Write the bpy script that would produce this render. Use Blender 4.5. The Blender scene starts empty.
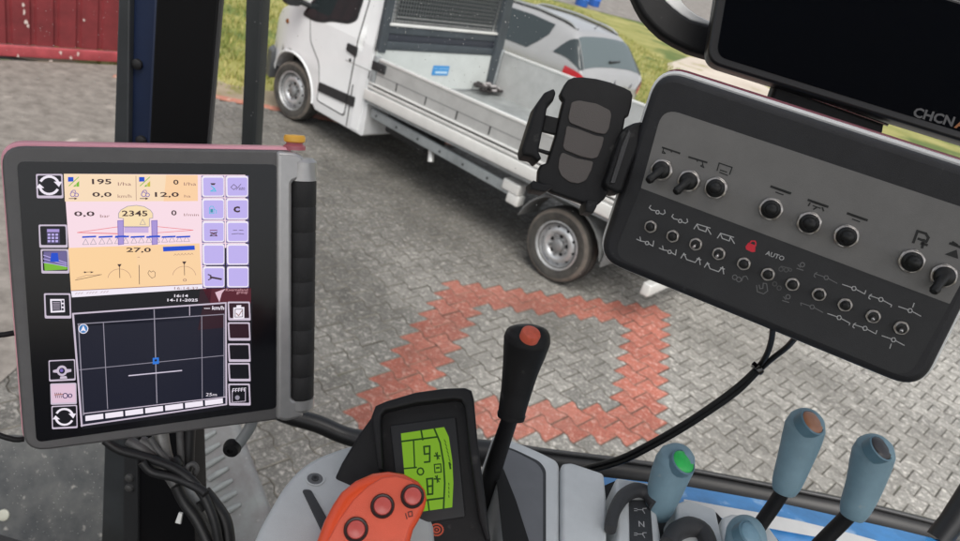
import bpy, bmesh, math, random
from mathutils import Vector, Matrix
from mathutils.geometry import tessellate_polygon
random.seed(7)
S = bpy.context.scene
COL = S.collection
rad = math.radians
V = Vector

# ------------------------------------------------------------------ camera
FPX, CX, CY = 720.0, 480.0, 270.5
PITCH, ROLL, EYE = rad(26.0), rad(16.5), 2.80
FW = V((0, math.cos(PITCH), -math.sin(PITCH)))
_u0 = V((0, math.sin(PITCH), math.cos(PITCH)))
_r0 = V((1, 0, 0))
RT = math.cos(ROLL) * _r0 + math.sin(ROLL) * _u0
UP = -math.sin(ROLL) * _r0 + math.cos(ROLL) * _u0
CAM = V((0, 0, EYE))
cam = bpy.data.objects.new('camera', bpy.data.cameras.new('camera'))
COL.objects.link(cam)
cam.matrix_world = Matrix(((RT.x, UP.x, -FW.x, CAM.x), (RT.y, UP.y, -FW.y, CAM.y), (RT.z, UP.z, -FW.z, CAM.z), (0, 0, 0, 1)))
cam.data.sensor_width = 36
cam.data.lens = 36 * FPX / 960
cam.data.clip_start = 0.02
cam.data.clip_end = 2000
cam.data.dof.use_dof = True
cam.data.dof.focus_distance = 0.68
cam.data.dof.aperture_fstop = 11.0
S.camera = cam


def ray(x, y):
    return (x - CX) / FPX * RT - (y - CY) / FPX * UP + FW


def W(x, y, d):
    return CAM + ray(x, y) * d


def G(x, y, z=0.0):
    r = ray(x, y)
    return CAM + r * ((z - EYE) / r.z)


def c2w(v):
    return v[0] * RT - v[1] * UP + v[2] * FW


# ------------------------------------------------------------------ materials
MATS = {}


def mat(name, col, rough=0.5, metal=0.0, var=0.0, vscale=20.0, bump=0.0, bscale=200.0, col2=None, coat=0.0, spec=0.5, speck=None):
    """principled material; var mixes towards col2 by noise, bump adds fine grain, speck=(colour, scale, threshold) adds dust or chips"""
    if name in MATS:
        return MATS[name]
    m = bpy.data.materials.new(name)
    m.use_nodes = True
    nt = m.node_tree
    b = nt.nodes['Principled BSDF']
    b.inputs['Roughness'].default_value = rough
    b.inputs['Metallic'].default_value = metal
    b.inputs['Coat Weight'].default_value = coat
    b.inputs['Specular IOR Level'].default_value = spec
    c4 = (*col, 1)
    b.inputs['Base Color'].default_value = c4
    tc = nt.nodes.new('ShaderNodeTexCoord')
    last = None
    if var > 0 or col2:
        n = nt.nodes.new('ShaderNodeTexNoise')
        n.inputs['Scale'].default_value = vscale
        n.inputs['Detail'].default_value = 6
        n.inputs['Roughness'].default_value = 0.65
        nt.links.new(tc.outputs['Object'], n.inputs['Vector'])
        rmp = nt.nodes.new('ShaderNodeValToRGB')
        rmp.color_ramp.elements[0].position = 0.35
        rmp.color_ramp.elements[1].position = 0.68
        k2 = col2 or tuple(min(1, c * (1 + var)) for c in col)
        k1 = col if col2 else tuple(c * (1 - var) for c in col)
        rmp.color_ramp.elements[0].color = (*k1, 1)
        rmp.color_ramp.elements[1].color = (*k2, 1)
        nt.links.new(n.outputs['Fac'], rmp.inputs['Fac'])
        last = rmp.outputs['Color']
    if speck:
        sc, ss, th = speck
        n2 = nt.nodes.new('ShaderNodeTexNoise')
        n2.inputs['Scale'].default_value = ss
        n2.inputs['Detail'].default_value = 4
        nt.links.new(tc.outputs['Object'], n2.inputs['Vector'])
        r2 = nt.nodes.new('ShaderNodeValToRGB')
        r2.color_ramp.elements[0].position = th
        r2.color_ramp.elements[1].position = min(1, th + 0.08)
        nt.links.new(n2.outputs['Fac'], r2.inputs['Fac'])
        mx = nt.nodes.new('ShaderNodeMix')
        mx.data_type = 'RGBA'
        nt.links.new(r2.outputs['Color'], mx.inputs['Factor'])
        if last:
            nt.links.new(last, mx.inputs['A'])
        else:
            mx.inputs['A'].default_value = c4
        mx.inputs['B'].default_value = (*sc, 1)
        last = mx.outputs['Result']
    if last:
        nt.links.new(last, b.inputs['Base Color'])
    if bump > 0:
        n3 = nt.nodes.new('ShaderNodeTexNoise')
        n3.inputs['Scale'].default_value = bscale
        n3.inputs['Detail'].default_value = 3
        nt.links.new(tc.outputs['Object'], n3.inputs['Vector'])
        bp = nt.nodes.new('ShaderNodeBump')
        bp.inputs['Strength'].default_value = bump
        bp.inputs['Distance'].default_value = 0.002
        nt.links.new(n3.outputs['Fac'], bp.inputs['Height'])
        nt.links.new(bp.outputs['Normal'], b.inputs['Normal'])
    MATS[name] = m
    return m


def srgb(r, g, b):
    f = lambda c: (c / 255 / 12.92) if c / 255 <= 0.04045 else ((c / 255 + 0.055) / 1.055) ** 2.4
    return (f(r), f(g), f(b))


def glow(name, rgb, k=1.0, spec=0.25):
    """lit screen element"""
    if name in MATS:
        return MATS[name]
    c = srgb(*rgb)
    m = bpy.data.materials.new(name)
    m.use_nodes = True
    b = m.node_tree.nodes['Principled BSDF']
    b.inputs['Base Color'].default_value = (0.01, 0.01, 0.012, 1)
    b.inputs['Roughness'].default_value = 0.25
    b.inputs['Specular IOR Level'].default_value = spec
    b.inputs['Emission Color'].default_value = (*c, 1)
    b.inputs['Emission Strength'].default_value = k * 0.66
    MATS[name] = m
    return m


# ------------------------------------------------------------------ mesh builder
class MB:
    def __init__(s):
        s.v, s.f, s.m, s.sm, s.mats = [], [], [], [], []

    def mi(s, m):
        if m not in s.mats:
            s.mats.append(m)
        return s.mats.index(m)

    def add(s, vs, fs, m, smooth=False, M=None):
        o = len(s.v)
        k = s.mi(m)
        for p in vs:
            p = V(p)
            s.v.append(M @ p if M else p)
        for f in fs:
            s.f.append([i + o for i in f])
            s.m.append(k)
            s.sm.append(smooth)

    def poly(s, pts, z, m, M=None):
        """flat filled polygon (any outline)"""
        vs = [V((p[0], p[1], z)) for p in pts]
        a = sum(vs[i].x * vs[(i + 1) % len(vs)].y - vs[(i + 1) % len(vs)].x * vs[i].y for i in range(len(vs)))
        if a < 0:
            vs.reverse()
        if len(vs) > 4:
            fs = []
            for t in tessellate_polygon([vs]):
                n = (vs[t[1]] - vs[t[0]]).cross(vs[t[2]] - vs[t[0]])
                fs.append(t if n.z >= 0 else (t[0], t[2], t[1]))
        else:
            fs = [list(range(len(vs)))]
        s.add(vs, fs, m, False, M)

    def line(s, pts, w, z, m, closed=False, M=None):
        """flat stroke"""
        P = [V((p[0], p[1])) for p in pts]
        n = len(P)
        segs = n if closed else n - 1
        for i in range(segs):
            a, b = P[i], P[(i + 1) % n]
            d = b - a
            if d.length < 1e-9:
                continue
            d.normalize()
            q = V((-d.y, d.x)) * (w / 2)
            e = d * (w * 0.35)
            a2, b2 = a - e, b + e
            zz = z + 0.000004 * (i % 5)
            s.add([(*(a2 - q), zz), (*(b2 - q), zz), (*(b2 + q), zz), (*(a2 + q), zz)], [(0, 1, 2, 3)], m, False, M)

    def prism(s, pts, z0, z1, m, bev=0.0, seg=3, M=None, back=True, mtop=None, bevb=0.0):
        """outline pts (ccw) from z0 up to z1, the top edge rounded by bev"""
        P = [V((p[0], p[1])) for p in pts]
        n = len(P)
        a = sum(P[i].x * P[(i + 1) % n].y - P[(i + 1) % n].x * P[i].y for i in range(n))
        if a < 0:
            P.reverse()
        N = []
        for i in range(n):
            d1 = (P[i] - P[i - 1]).normalized()
            d2 = (P[(i + 1) % n] - P[i]).normalized()
            n1, n2 = V((-d1.y, d1.x)), V((-d2.y, d2.x))
            b = n1 + n2
            b = b / max(0.35, b.dot(n1)) if b.length > 1e-6 else n1
            N.append(b)
        rings = []
        if bevb > 0:
            for k in range(seg):
                t = k / seg * math.pi / 2
                rings.append((bevb * (1 - math.sin(t)), z0 + bevb * (1 - math.cos(t))))
            rings.append((0, z0 + bevb))
        else:
            rings.append((0, z0))
        if bev > 0:
            for k in range(seg + 1):
                t = k / seg * math.pi / 2
                rings.append((bev * (1 - math.cos(t)), z1 - bev + bev * math.sin(t)))
        else:
            rings.append((0, z1))
        vs, fs = [], []
        for ins, z in rings:
            for i in range(n):
                q = P[i] + N[i] * ins
                vs.append((q.x, q.y, z))
        for r in range(len(rings) - 1):
            for i in range(n):
                j = (i + 1) % n
                fs.append((r * n + i, r * n + j, (r + 1) * n + j, (r + 1) * n + i))
        s.add(vs, fs, m, bev > 0 or bevb > 0, M)
        ins, z = rings[-1]
        s.poly([P[i] + N[i] * ins for i in range(n)], z, mtop or m, M)
        if back:
            ins, z = rings[0]
            o = len(s.f)
            s.poly([P[i] + N[i] * ins for i in range(n)], z, m, M)
            for k in range(o, len(s.f)):
                s.f[k] = list(reversed(s.f[k]))

    def box(s, x0, y0, z0, x1, y1, z1, m, bev=0.0, M=None):
        x0, x1 = min(x0, x1), max(x0, x1)
        y0, y1 = min(y0, y1), max(y0, y1)
        z0, z1 = min(z0, z1), max(z0, z1)
        if bev <= 0:
            vs = [(x0, y0, z0), (x1, y0, z0), (x1, y1, z0), (x0, y1, z0), (x0, y0, z1), (x1, y0, z1), (x1, y1, z1), (x0, y1, z1)]
            s.add(vs, [(3, 2, 1, 0), (4, 5, 6, 7), (0, 1, 5, 4), (1, 2, 6, 5), (2, 3, 7, 6), (3, 0, 4, 7)], m, False, M)
        else:
            s.prism(rrect(x0, y0, x1, y1, bev, 3), z0, z1, m, bev * 0.9, 3, M, bevb=bev * 0.9)

    def tube(s, path, r, m, n=12, cap=True, M=None, flat=1.0, up=None, sub=0):
        """round sweep along path; r a number or one per point"""
        P = [V(p) for p in path]
        Rr = list(r) if isinstance(r, (list, tuple)) else [r] * len(P)
        if sub:
            P, Rr = smooth_path(P, Rr, sub)
        k = len(P)
        T = []
        for i in range(k):
            a = P[max(0, i - 1)]
            b = P[min(k - 1, i + 1)]
            T.append((b - a).normalized())
        u = V(up) if up else (V((0, 0, 1)) if abs(T[0].z) < 0.9 else V((1, 0, 0)))
        u = (u - T[0] * u.dot(T[0])).normalized()
        vs, fs = [], []
        for i in range(k):
            u = (u - T[i] * u.dot(T[i])).normalized()
            w = T[i].cross(u)
            for j in range(n):
                a = 2 * math.pi * j / n
                vs.append(P[i] + (u * math.cos(a) * flat + w * math.sin(a)) * Rr[i])
        for i in range(k - 1):
            for j in range(n):
                q = (j + 1) % n
                fs.append((i * n + j, i * n + q, (i + 1) * n + q, (i + 1) * n + j))
        if cap:
            fs.append(list(reversed(range(n))))
            fs.append([(k - 1) * n + j for j in range(n)])
        s.add(vs, fs, m, True, M)

    def lathe(s, prof, m, n=24, M=None, cap=True, smooth=True):
        """profile of (r, z) turned round z"""
        vs, fs = [], []
        for r, z in prof:
            for j in range(n):
                a = 2 * math.pi * j / n
                vs.append((r * math.cos(a), r * math.sin(a), z))
        for i in range(len(prof) - 1):
            for j in range(n):
                q = (j + 1) % n
                fs.append((i * n + j, i * n + q, (i + 1) * n + q, (i + 1) * n + j))
        if cap:
            if prof[0][0] > 1e-6:
                fs.append(list(reversed(range(n))))
            if prof[-1][0] > 1e-6:
                fs.append([(len(prof) - 1) * n + j for j in range(n)])
        s.add(vs, fs, m, smooth, M)

    def text(s, txt, x, y, w, h, z, m, M=None, ang=0.0, bold=0.0):
        """letters fitted into a w x h box whose lower left corner is x, y"""
        cu = bpy.data.curves.new('t', 'FONT')
        cu.body = txt
        cu.size = 1
        cu.resolution_u = 2
        cu.offset = bold
        o = bpy.data.objects.new('t', cu)
        me = o.to_mesh()
        if not me.vertices:
            return
        xs = [v.co.x for v in me.vertices]
        ys = [v.co.y for v in me.vertices]
        x0, x1, y0, y1 = min(xs), max(xs), min(ys), max(ys)
        sx = w / max(1e-6, x1 - x0)
        sy = h / max(1e-6, y1 - y0)
        ca, sa = math.cos(ang), math.sin(ang)
        vs = []
        for v in me.vertices:
            px, py = (v.co.x - x0) * sx, (v.co.y - y0) * sy
            vs.append((x + px * ca - py * sa, y + px * sa + py * ca, z))
        s.add(vs, [list(p.vertices) for p in me.polygons], m, False, M)
        o.to_mesh_clear()
        bpy.data.objects.remove(o)
        bpy.data.curves.remove(cu)

    def build(s, name, parent=None, label=None, cat=None, group=None, kind=None, bevel=0.0, sharp=40):
        me = bpy.data.meshes.new(name)
        me.from_pydata([tuple(p) for p in s.v], [], s.f)
        for m in s.mats:
            me.materials.append(m)
        me.polygons.foreach_set('material_index', s.m)
        me.polygons.foreach_set('use_smooth', s.sm)
        me.update()
        if any(s.sm):
            try:
                me.set_sharp_from_angle(angle=rad(sharp))
            except Exception:
                pass
        o = bpy.data.objects.new(name, me)
        COL.objects.link(o)
        if parent:
            o.parent = parent
        tag(o, label, cat, group, kind)
        if bevel > 0:
            b = o.modifiers.new('bevel', 'BEVEL')
            b.width = bevel
            b.segments = 2
            b.limit_method = 'ANGLE'
            b.angle_limit = rad(35)
        return o


def tag(o, label=None, cat=None, group=None, kind=None):
    if label:
        o['label'] = label
    if cat:
        o['category'] = cat
    if group:
        o['group'] = group
    if kind:
        o['kind'] = kind
    return o


def thing(name, M, label, cat, group=None):
    o = bpy.data.objects.new(name, None)
    o.empty_display_size = 0.05
    COL.objects.link(o)
    o.matrix_world = M if isinstance(M, Matrix) else Matrix.Translation(M)
    return tag(o, label, cat, group)


def copy_tree(o, parent=None):
    c = o.copy()
    COL.objects.link(c)
    if parent:
        c.parent = parent
    for ch in [k for k in o.children]:
        copy_tree(ch, c)
    return c


def smooth_path(P, Rr, sub):
    out, ro = [], []
    n = len(P)
    for i in range(n - 1):
        p0, p1, p2, p3 = P[max(0, i - 1)], P[i], P[i + 1], P[min(n - 1, i + 2)]
        for k in range(sub):
            t = k / sub
            out.append(0.5 * ((2 * p1) + (p2 - p0) * t + (2 * p0 - 5 * p1 + 4 * p2 - p3) * t * t + (3 * p1 - p0 - 3 * p2 + p3) * t ** 3))
            ro.append(Rr[i] * (1 - t) + Rr[i + 1] * t)
    out.append(P[-1])
    ro.append(Rr[-1])
    return out, ro


def rrect(x0, y0, x1, y1, r, n=5):
    pts = []
    for cx, cy, a0 in ((x1 - r, y1 - r, 0), (x0 + r, y1 - r, 90), (x0 + r, y0 + r, 180), (x1 - r, y0 + r, 270)):
        for k in range(n + 1):
            a = rad(a0 + 90 * k / n)
            pts.append((cx + r * math.cos(a), cy + r * math.sin(a)))
    return pts


def rpoly(pts, r, n=4):
    """polygon with rounded corners; r a number or one per corner"""
    P = [V((p[0], p[1])) for p in pts]
    out = []
    k = len(P)
    for i in range(k):
        ri = r[i] if isinstance(r, (list, tuple)) else r
        a, b, c = P[i - 1], P[i], P[(i + 1) % k]
        d1, d2 = (a - b), (c - b)
        t = min(ri, d1.length * 0.45, d2.length * 0.45)
        if t <= 1e-6:
            out.append(b)
            continue
        p1 = b + d1.normalized() * t
        p2 = b + d2.normalized() * t
        for q in range(n + 1):
            u = q / n
            out.append((1 - u) ** 2 * p1 + 2 * u * (1 - u) * b + u * u * p2)
    return out


def frame(ctr, X, Yd, N, s=1.0):
    """flat panel seen by the camera: local x right, y up, z towards the viewer"""
    o = CAM + c2w(ctr) * s
    x = c2w(X).normalized()
    z = -c2w(N)
    z = (z - x * z.dot(x)).normalized()
    y = z.cross(x)
    return Matrix(((x.x, y.x, z.x, o.x), (x.y, y.y, z.y, o.y), (x.z, y.z, z.z, o.z), (0, 0, 0, 1)))


def facing(x, y, d, roll=0.0, yaw=0.0, pit=0.0):
    """a frame at photo position x, y and depth d whose z looks back along the view, turned by roll / yaw / pit degrees"""
    o = W(x, y, d)
    B = Matrix(((RT.x, UP.x, -FW.x), (RT.y, UP.y, -FW.y), (RT.z, UP.z, -FW.z)))
    Rm = Matrix.Rotation(rad(roll), 3, 'Z') @ Matrix.Rotation(rad(yaw), 3, 'Y') @ Matrix.Rotation(rad(pit), 3, 'X')
    return Matrix.Translation(o) @ (B @ Rm).to_4x4()


def uvf(M, z=0.0):
    """photo position -> local x, y on the panel's plane"""
    Mi = M.inverted()
    c = Mi @ CAM

    def f(x, y):
        d = Mi.to_3x3() @ ray(x, y)
        t = (z - c.z) / d.z
        return (c.x + d.x * t, c.y + d.y * t)
    return f
# ------------------------------------------------------------------ world light
wd = bpy.data.worlds.new('World')
S.world = wd
wd.use_nodes = True
nt = wd.node_tree
bg = nt.nodes['Background']
sky = nt.nodes.new('ShaderNodeTexSky')
sky.sky_type = 'NISHITA'
sky.sun_disc = False
SUN_EL, SUN_AZ = rad(55), rad(165)
sky.sun_elevation = SUN_EL
sky.sun_rotation = SUN_AZ
sky.air_density = 1.0
sky.dust_density = 4.0
sky.ozone_density = 0.6
hs = nt.nodes.new('ShaderNodeHueSaturation')
hs.inputs['Saturation'].default_value = 0.35
nt.links.new(sky.outputs['Color'], hs.inputs['Color'])
nt.links.new(hs.outputs['Color'], bg.inputs['Color'])
bg.inputs['Strength'].default_value = 0.13
sl = bpy.data.lights.new('sun', 'SUN')
sl.energy = 1.5
sl.angle = rad(40)
sl.color = (1.0, 0.96, 0.9)
so = bpy.data.objects.new('sun', sl)
COL.objects.link(so)
# sky rotation is measured clockwise from +Y
sd = V((math.sin(SUN_AZ) * math.cos(SUN_EL), math.cos(SUN_AZ) * math.cos(SUN_EL), math.sin(SUN_EL)))
so.rotation_euler = sd.to_track_quat('Z', 'Y').to_euler()
S.view_settings.view_transform = 'Standard'
S.view_settings.look = 'None'
S.view_settings.exposure = 0.55
S.view_settings.gamma = 1.0
S.view_settings.use_curve_mapping = False

# ------------------------------------------------------------------ ground sheets
soil = mat('soil', (0.16, 0.15, 0.07), 0.95, var=0.3, vscale=0.6)
m = MB()
m.poly([(900 * math.cos(rad(a)), 900 * math.sin(rad(a))) for a in range(0, 360, 10)], -0.045, soil)
m.build('ground', kind='structure')

# paver lattice: double-T stones 200 x 165 mm, the long axis at -39 degrees
TH = rad(-39.0)
E1 = V((math.cos(TH), math.sin(TH)))
E2 = V((-math.sin(TH), math.cos(TH)))
PL, PP = 0.2, 0.165
RING0 = G(452, 283.5)
RO = V((RING0.x, RING0.y)) + E1 * 0.06
EDGE_A = V((G(222, 98).x, G(222, 98).y))
EDGE_D = V((math.cos(rad(18)), math.sin(rad(18))))
EDGE_N = V((-EDGE_D.y, EDGE_D.x))          # points to the lawn


def wav(x):
    x = abs(((x + PL / 2) % PL) - PL / 2)   # 0 at waist, PL/2 at ends
    t = min(1, max(0, (x - 0.028) / 0.044))
    return -1 + 2 * t


xs = [-0.1, -0.072, -0.028, 0.028, 0.072, 0.1]
OUT = [(x, -(PP / 2 + 0.0135 * wav(x))) for x in xs] + [(x, PP / 2 + 0.0135 * wav(x)) for x in reversed(xs)]


def stones(name, pick, m_, seed, dirt_):
    rnd = random.Random(seed)
    vs, fs, tone = [], [], []
    n = len(OUT)
    for j in range(-75, 90):
        for i in range(-75, 90):
            c = RO + E1 * (PL * (i + 0.5 * (j & 1))) + E2 * (PP * j)
            if not pick(i, j, c):
                continue
            o = len(vs)
            tz = rnd.gauss(0, 0.0009)
            sx, sy = rnd.gauss(0, 0.006), rnd.gauss(0, 0.006)
            dx = V((rnd.gauss(0, 0.0008), rnd.gauss(0, 0.0008)))
            for ins, z in ((0.0016, -0.014), (0.0016, -0.0045), (0.0062, 0.0)):
                for p in OUT:
                    lx = p[0] * (1 - ins / 0.1)
                    ly = p[1] * (1 - ins / 0.083)
                    q = c + E1 * lx + E2 * ly + dx
                    vs.append((q.x, q.y, z + tz + lx * sx + ly * sy))
            f = [[o + 2 * n + k for k in range(n)]]
            for r in range(2):
                for k in range(n):
                    q = (k + 1) % n
                    f.append([o + r * n + k, o + r * n + q, o + (r + 1) * n + q, o + (r + 1) * n + k])
            fs += f
            tone += [min(1, max(0, rnd.gauss(0.5, 0.2)))] * len(f)
    me = bpy.data.meshes.new(name)
    me.from_pydata(vs, [], fs)
    me.materials.append(m_)
    me.materials.append(dirt_)
    me.polygons.foreach_set('material_index', [0 if k % (2 * n + 1) == 0 else 1 for k in range(len(fs))])
    at = me.attributes.new('tone', 'FLOAT', 'FACE')
    at.data.foreach_set('value', tone)
    me.update()
    o = bpy.data.objects.new(name, me)
    COL.objects.link(o)
    o['kind'] = 'structure'
    return o


def stone_mat(name, ca, cb, light, dark):
    """concrete stone: tone per stone, blotchy wear, pale worn aggregate"""
    m_ = bpy.data.materials.new(name)
    m_.use_nodes = True
    t = m_.node_tree
    b = t.nodes['Principled BSDF']
    b.inputs['Roughness'].default_value = 0.85
    b.inputs['Specular IOR Level'].default_value = 0.35
    at = t.nodes.new('ShaderNodeAttribute')
    at.attribute_name = 'tone'
    mx = t.nodes.new('ShaderNodeMix')
    mx.data_type = 'RGBA'
    mx.inputs['A'].default_value = (*ca, 1)
    mx.inputs['B'].default_value = (*cb, 1)
    t.links.new(at.outputs['Fac'], mx.inputs['Factor'])
    tc = t.nodes.new('ShaderNodeTexCoord')
    cur = mx.outputs['Result']
    for sc, lo, hi, col, amt, det in ((26, 0.53, 0.66, light, 0.75, 3), (75, 0.53, 0.68, light, 0.55, 2), (38, 0.54, 0.70, dark, 0.7, 2), (9, 0.48, 0.7, dark, 0.6, 6), (0.55, 0.44, 0.62, dark, 0.55, 5), (0.35, 0.5, 0.75, light, 0.3, 4)):
        n = t.nodes.new('ShaderNodeTexNoise')
        n.inputs['Scale'].default_value = sc
        n.inputs['Detail'].default_value = det
        n.inputs['Roughness'].default_value = 0.6
        t.links.new(tc.outputs['Object'], n.inputs['Vector'])
        r = t.nodes.new('ShaderNodeMapRange')
        r.inputs['From Min'].default_value = lo
        r.inputs['From Max'].default_value = hi
        r.inputs['To Max'].default_value = amt
        t.links.new(n.outputs['Fac'], r.inputs['Value'])
        k = t.nodes.new('ShaderNodeMix')
        k.data_type = 'RGBA'
        t.links.new(r.outputs['Result'], k.inputs['Factor'])
        t.links.new(cur, k.inputs['A'])
        k.inputs['B'].default_value = (*col, 1)
        cur = k.outputs['Result']
    # shade under and before the truck painted into the colour, paler towards the right
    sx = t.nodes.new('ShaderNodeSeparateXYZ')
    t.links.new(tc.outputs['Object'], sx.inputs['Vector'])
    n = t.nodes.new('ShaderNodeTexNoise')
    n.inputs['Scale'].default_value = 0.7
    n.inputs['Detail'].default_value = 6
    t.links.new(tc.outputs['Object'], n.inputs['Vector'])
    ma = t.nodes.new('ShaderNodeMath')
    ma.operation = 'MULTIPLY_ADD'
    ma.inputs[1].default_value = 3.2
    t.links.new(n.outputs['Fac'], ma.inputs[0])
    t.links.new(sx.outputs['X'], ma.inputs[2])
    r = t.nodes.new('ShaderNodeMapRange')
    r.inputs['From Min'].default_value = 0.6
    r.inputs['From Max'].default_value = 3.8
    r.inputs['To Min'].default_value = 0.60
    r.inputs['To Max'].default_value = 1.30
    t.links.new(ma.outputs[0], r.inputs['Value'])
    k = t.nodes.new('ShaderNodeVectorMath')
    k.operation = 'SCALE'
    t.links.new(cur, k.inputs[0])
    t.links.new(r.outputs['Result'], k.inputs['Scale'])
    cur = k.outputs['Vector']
    t.links.new(cur, b.inputs['Base Color'])
    n = t.nodes.new('ShaderNodeTexNoise')
    n.inputs['Scale'].default_value = 90
    n.inputs['Detail'].default_value = 4
    t.links.new(tc.outputs['Object'], n.inputs['Vector'])
    bp = t.nodes.new('ShaderNodeBump')
    bp.inputs['Strength'].default_value = 0.6
    bp.inputs['Distance'].default_value = 0.006
    t.links.new(n.outputs['Fac'], bp.inputs['Height'])
    t.links.new(bp.outputs['Normal'], b.inputs['Normal'])
    return m_


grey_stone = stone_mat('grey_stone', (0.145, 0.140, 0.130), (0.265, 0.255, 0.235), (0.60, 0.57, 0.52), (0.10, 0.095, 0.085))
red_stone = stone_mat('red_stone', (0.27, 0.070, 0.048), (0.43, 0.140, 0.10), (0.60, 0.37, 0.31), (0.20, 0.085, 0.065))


def lat(i, j):
    """lattice steps: a down the ring's side, b along its top (half a stone and one row each)"""
    # E1*(i + j/2 parity): position in half steps
    X2 = 2 * i + (j & 1)
    b = (j + X2) / 2
    a = (X2 - j) / 2
    return a, b


RA, RB = 10, 10


def in_ring(i, j):
    a, b = lat(i, j)
    if not (0 <= a <= RA and 0 <= b <= RB):
        return False
    return a < 2 or a > RA - 2 or b < 2 or b > RB - 2


def paved(c):
    d = (c - EDGE_A).dot(EDGE_N)
    return d < -0.1 and c.y > 0.4 and c.x > -9.5 and c.x < 10.5


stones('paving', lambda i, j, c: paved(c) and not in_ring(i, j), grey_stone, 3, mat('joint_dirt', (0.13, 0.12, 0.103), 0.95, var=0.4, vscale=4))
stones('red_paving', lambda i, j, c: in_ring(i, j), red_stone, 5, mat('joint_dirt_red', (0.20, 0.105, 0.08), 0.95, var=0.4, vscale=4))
# joint sand under the stones
joint = mat('joint_sand', (0.045, 0.043, 0.036), 0.95, var=0.35, vscale=3, bump=0.5, bscale=120, speck=((0.10, 0.14, 0.05), 2.2, 0.62))
m = MB()
a0, a1 = EDGE_A - EDGE_D * 14, EDGE_A + EDGE_D * 18
b0, b1 = EDGE_A + EDGE_D * 18 - EDGE_N * 22, EDGE_A - EDGE_D * 14 - EDGE_N * 22
m.poly([(b1.x, b1.y), (b0.x, b0.y), (a1.x, a1.y), (a0.x, a0.y)], -0.0085, joint)
m.build('joint_bed', kind='structure')
# red edging kerb and the sandy verge beyond it
m = MB()
kerb = mat('kerb_red', (0.40, 0.17, 0.12), 0.9, var=0.25, vscale=5, speck=((0.45, 0.36, 0.28), 12, 0.6))
s = -1.2
while s < 18:
    p = EDGE_A + EDGE_D * s
    q = p + EDGE_D * 0.49
    m.prism([(p.x - EDGE_N.x * .06, p.y - EDGE_N.y * .06), (q.x - EDGE_N.x * .06, q.y - EDGE_N.y * .06), (q.x + EDGE_N.x * .06, q.y + EDGE_N.y * .06), (p.x + EDGE_N.x * .06, p.y + EDGE_N.y * .06)], -0.04, 0.012, kerb, 0.008, 2)
    s += 0.5
m.build('kerb', kind='structure')
dirt = mat('verge_dirt', (0.24, 0.185, 0.125), 0.95, col2=(0.34, 0.29, 0.21), vscale=1.6, bump=0.4, bscale=40, speck=((0.19, 0.18, 0.06), 2.4, 0.56))
m = MB()
vpts = []
for k in range(65):
    s = -14 + k * 0.5
    w = 0.85 + 0.25 * math.sin(k * 1.7) + 0.18 * math.sin(k * 0.63 + 1) + random.uniform(-.08, .08)
    p = EDGE_A + EDGE_D * s + EDGE_N * w
    vpts.append((p.x, p.y))
p0 = EDGE_A + EDGE_D * 18 + EDGE_N * 0.05
p1 = EDGE_A - EDGE_D * 14 + EDGE_N * 0.05
m.poly(vpts + [(p0.x, p0.y), (p1.x, p1.y)], -0.012, dirt)
m.build('verge', kind='structure')
lawnm = mat('lawn_soil', (0.21, 0.215, 0.05), 0.95, col2=(0.36, 0.33, 0.12), vscale=0.8, bump=0.5, bscale=30, speck=((0.10, 0.14, 0.03), 0.55, 0.53))
m = MB()
q0, q1 = EDGE_A - EDGE_D * 30 + EDGE_N * 0.5, EDGE_A + EDGE_D * 60 + EDGE_N * 0.5
q2, q3 = q1 + EDGE_N * 16 + EDGE_D * 30, q0 + EDGE_N * 24
m.poly([(q0.x, q0.y), (q1.x, q1.y), (60, 60), (30, 44), (8, 38), (0, 34.5), (-30, 30)], -0.03, lawnm)
m.build('lawn', kind='structure')
# pale worn sandy patch across the lawn
sand = mat('sandy_ground', (0.47, 0.40, 0.33), 0.95, col2=(0.60, 0.53, 0.45), vscale=0.5, speck=((0.30, 0.27, 0.11), 0.9, 0.60))
m = MB()
px = [(668, 63), (690, 56), (716, 60), (745, 72), (776, 92), (800, 104), (845, 128), (800, 170), (720, 150), (690, 110), (668, 84)]
m.poly([tuple(G(*q)[:2]) for q in px], -0.022, sand)
m.build('sandy_track', kind='structure')
gravel = mat('gravel', (0.17, 0.15, 0.135), 0.95, col2=(0.27, 0.25, 0.23), vscale=1.4, speck=((0.36, 0.34, 0.30), 3.0, 0.6))
m = MB()
m.poly([(-60, 29), (0, 34.2), (8, 37.7), (30, 43.7), (90, 66), (140, 160), (-60, 120)], -0.02, gravel)
m.build('gravel_road', kind='structure')
# pale concrete yard before the red gate
yard = mat('yard_concrete', (0.145, 0.13, 0.115), 0.9, col2=(0.27, 0.245, 0.22), vscale=7, bump=0.5, bscale=60, speck=((0.58, 0.52, 0.47), 1.6, 0.64))
m = MB()
px = [(-60, 58), (118, 66), (170, 84), (188, 100), (168, 150), (120, 230), (60, 330), (-40, 420), (-260, 420), (-260, 120)]
m.poly([tuple(G(*q)[:2]) for q in px], 0.009, yard)
m.build('concrete_yard', kind='structure')

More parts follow.
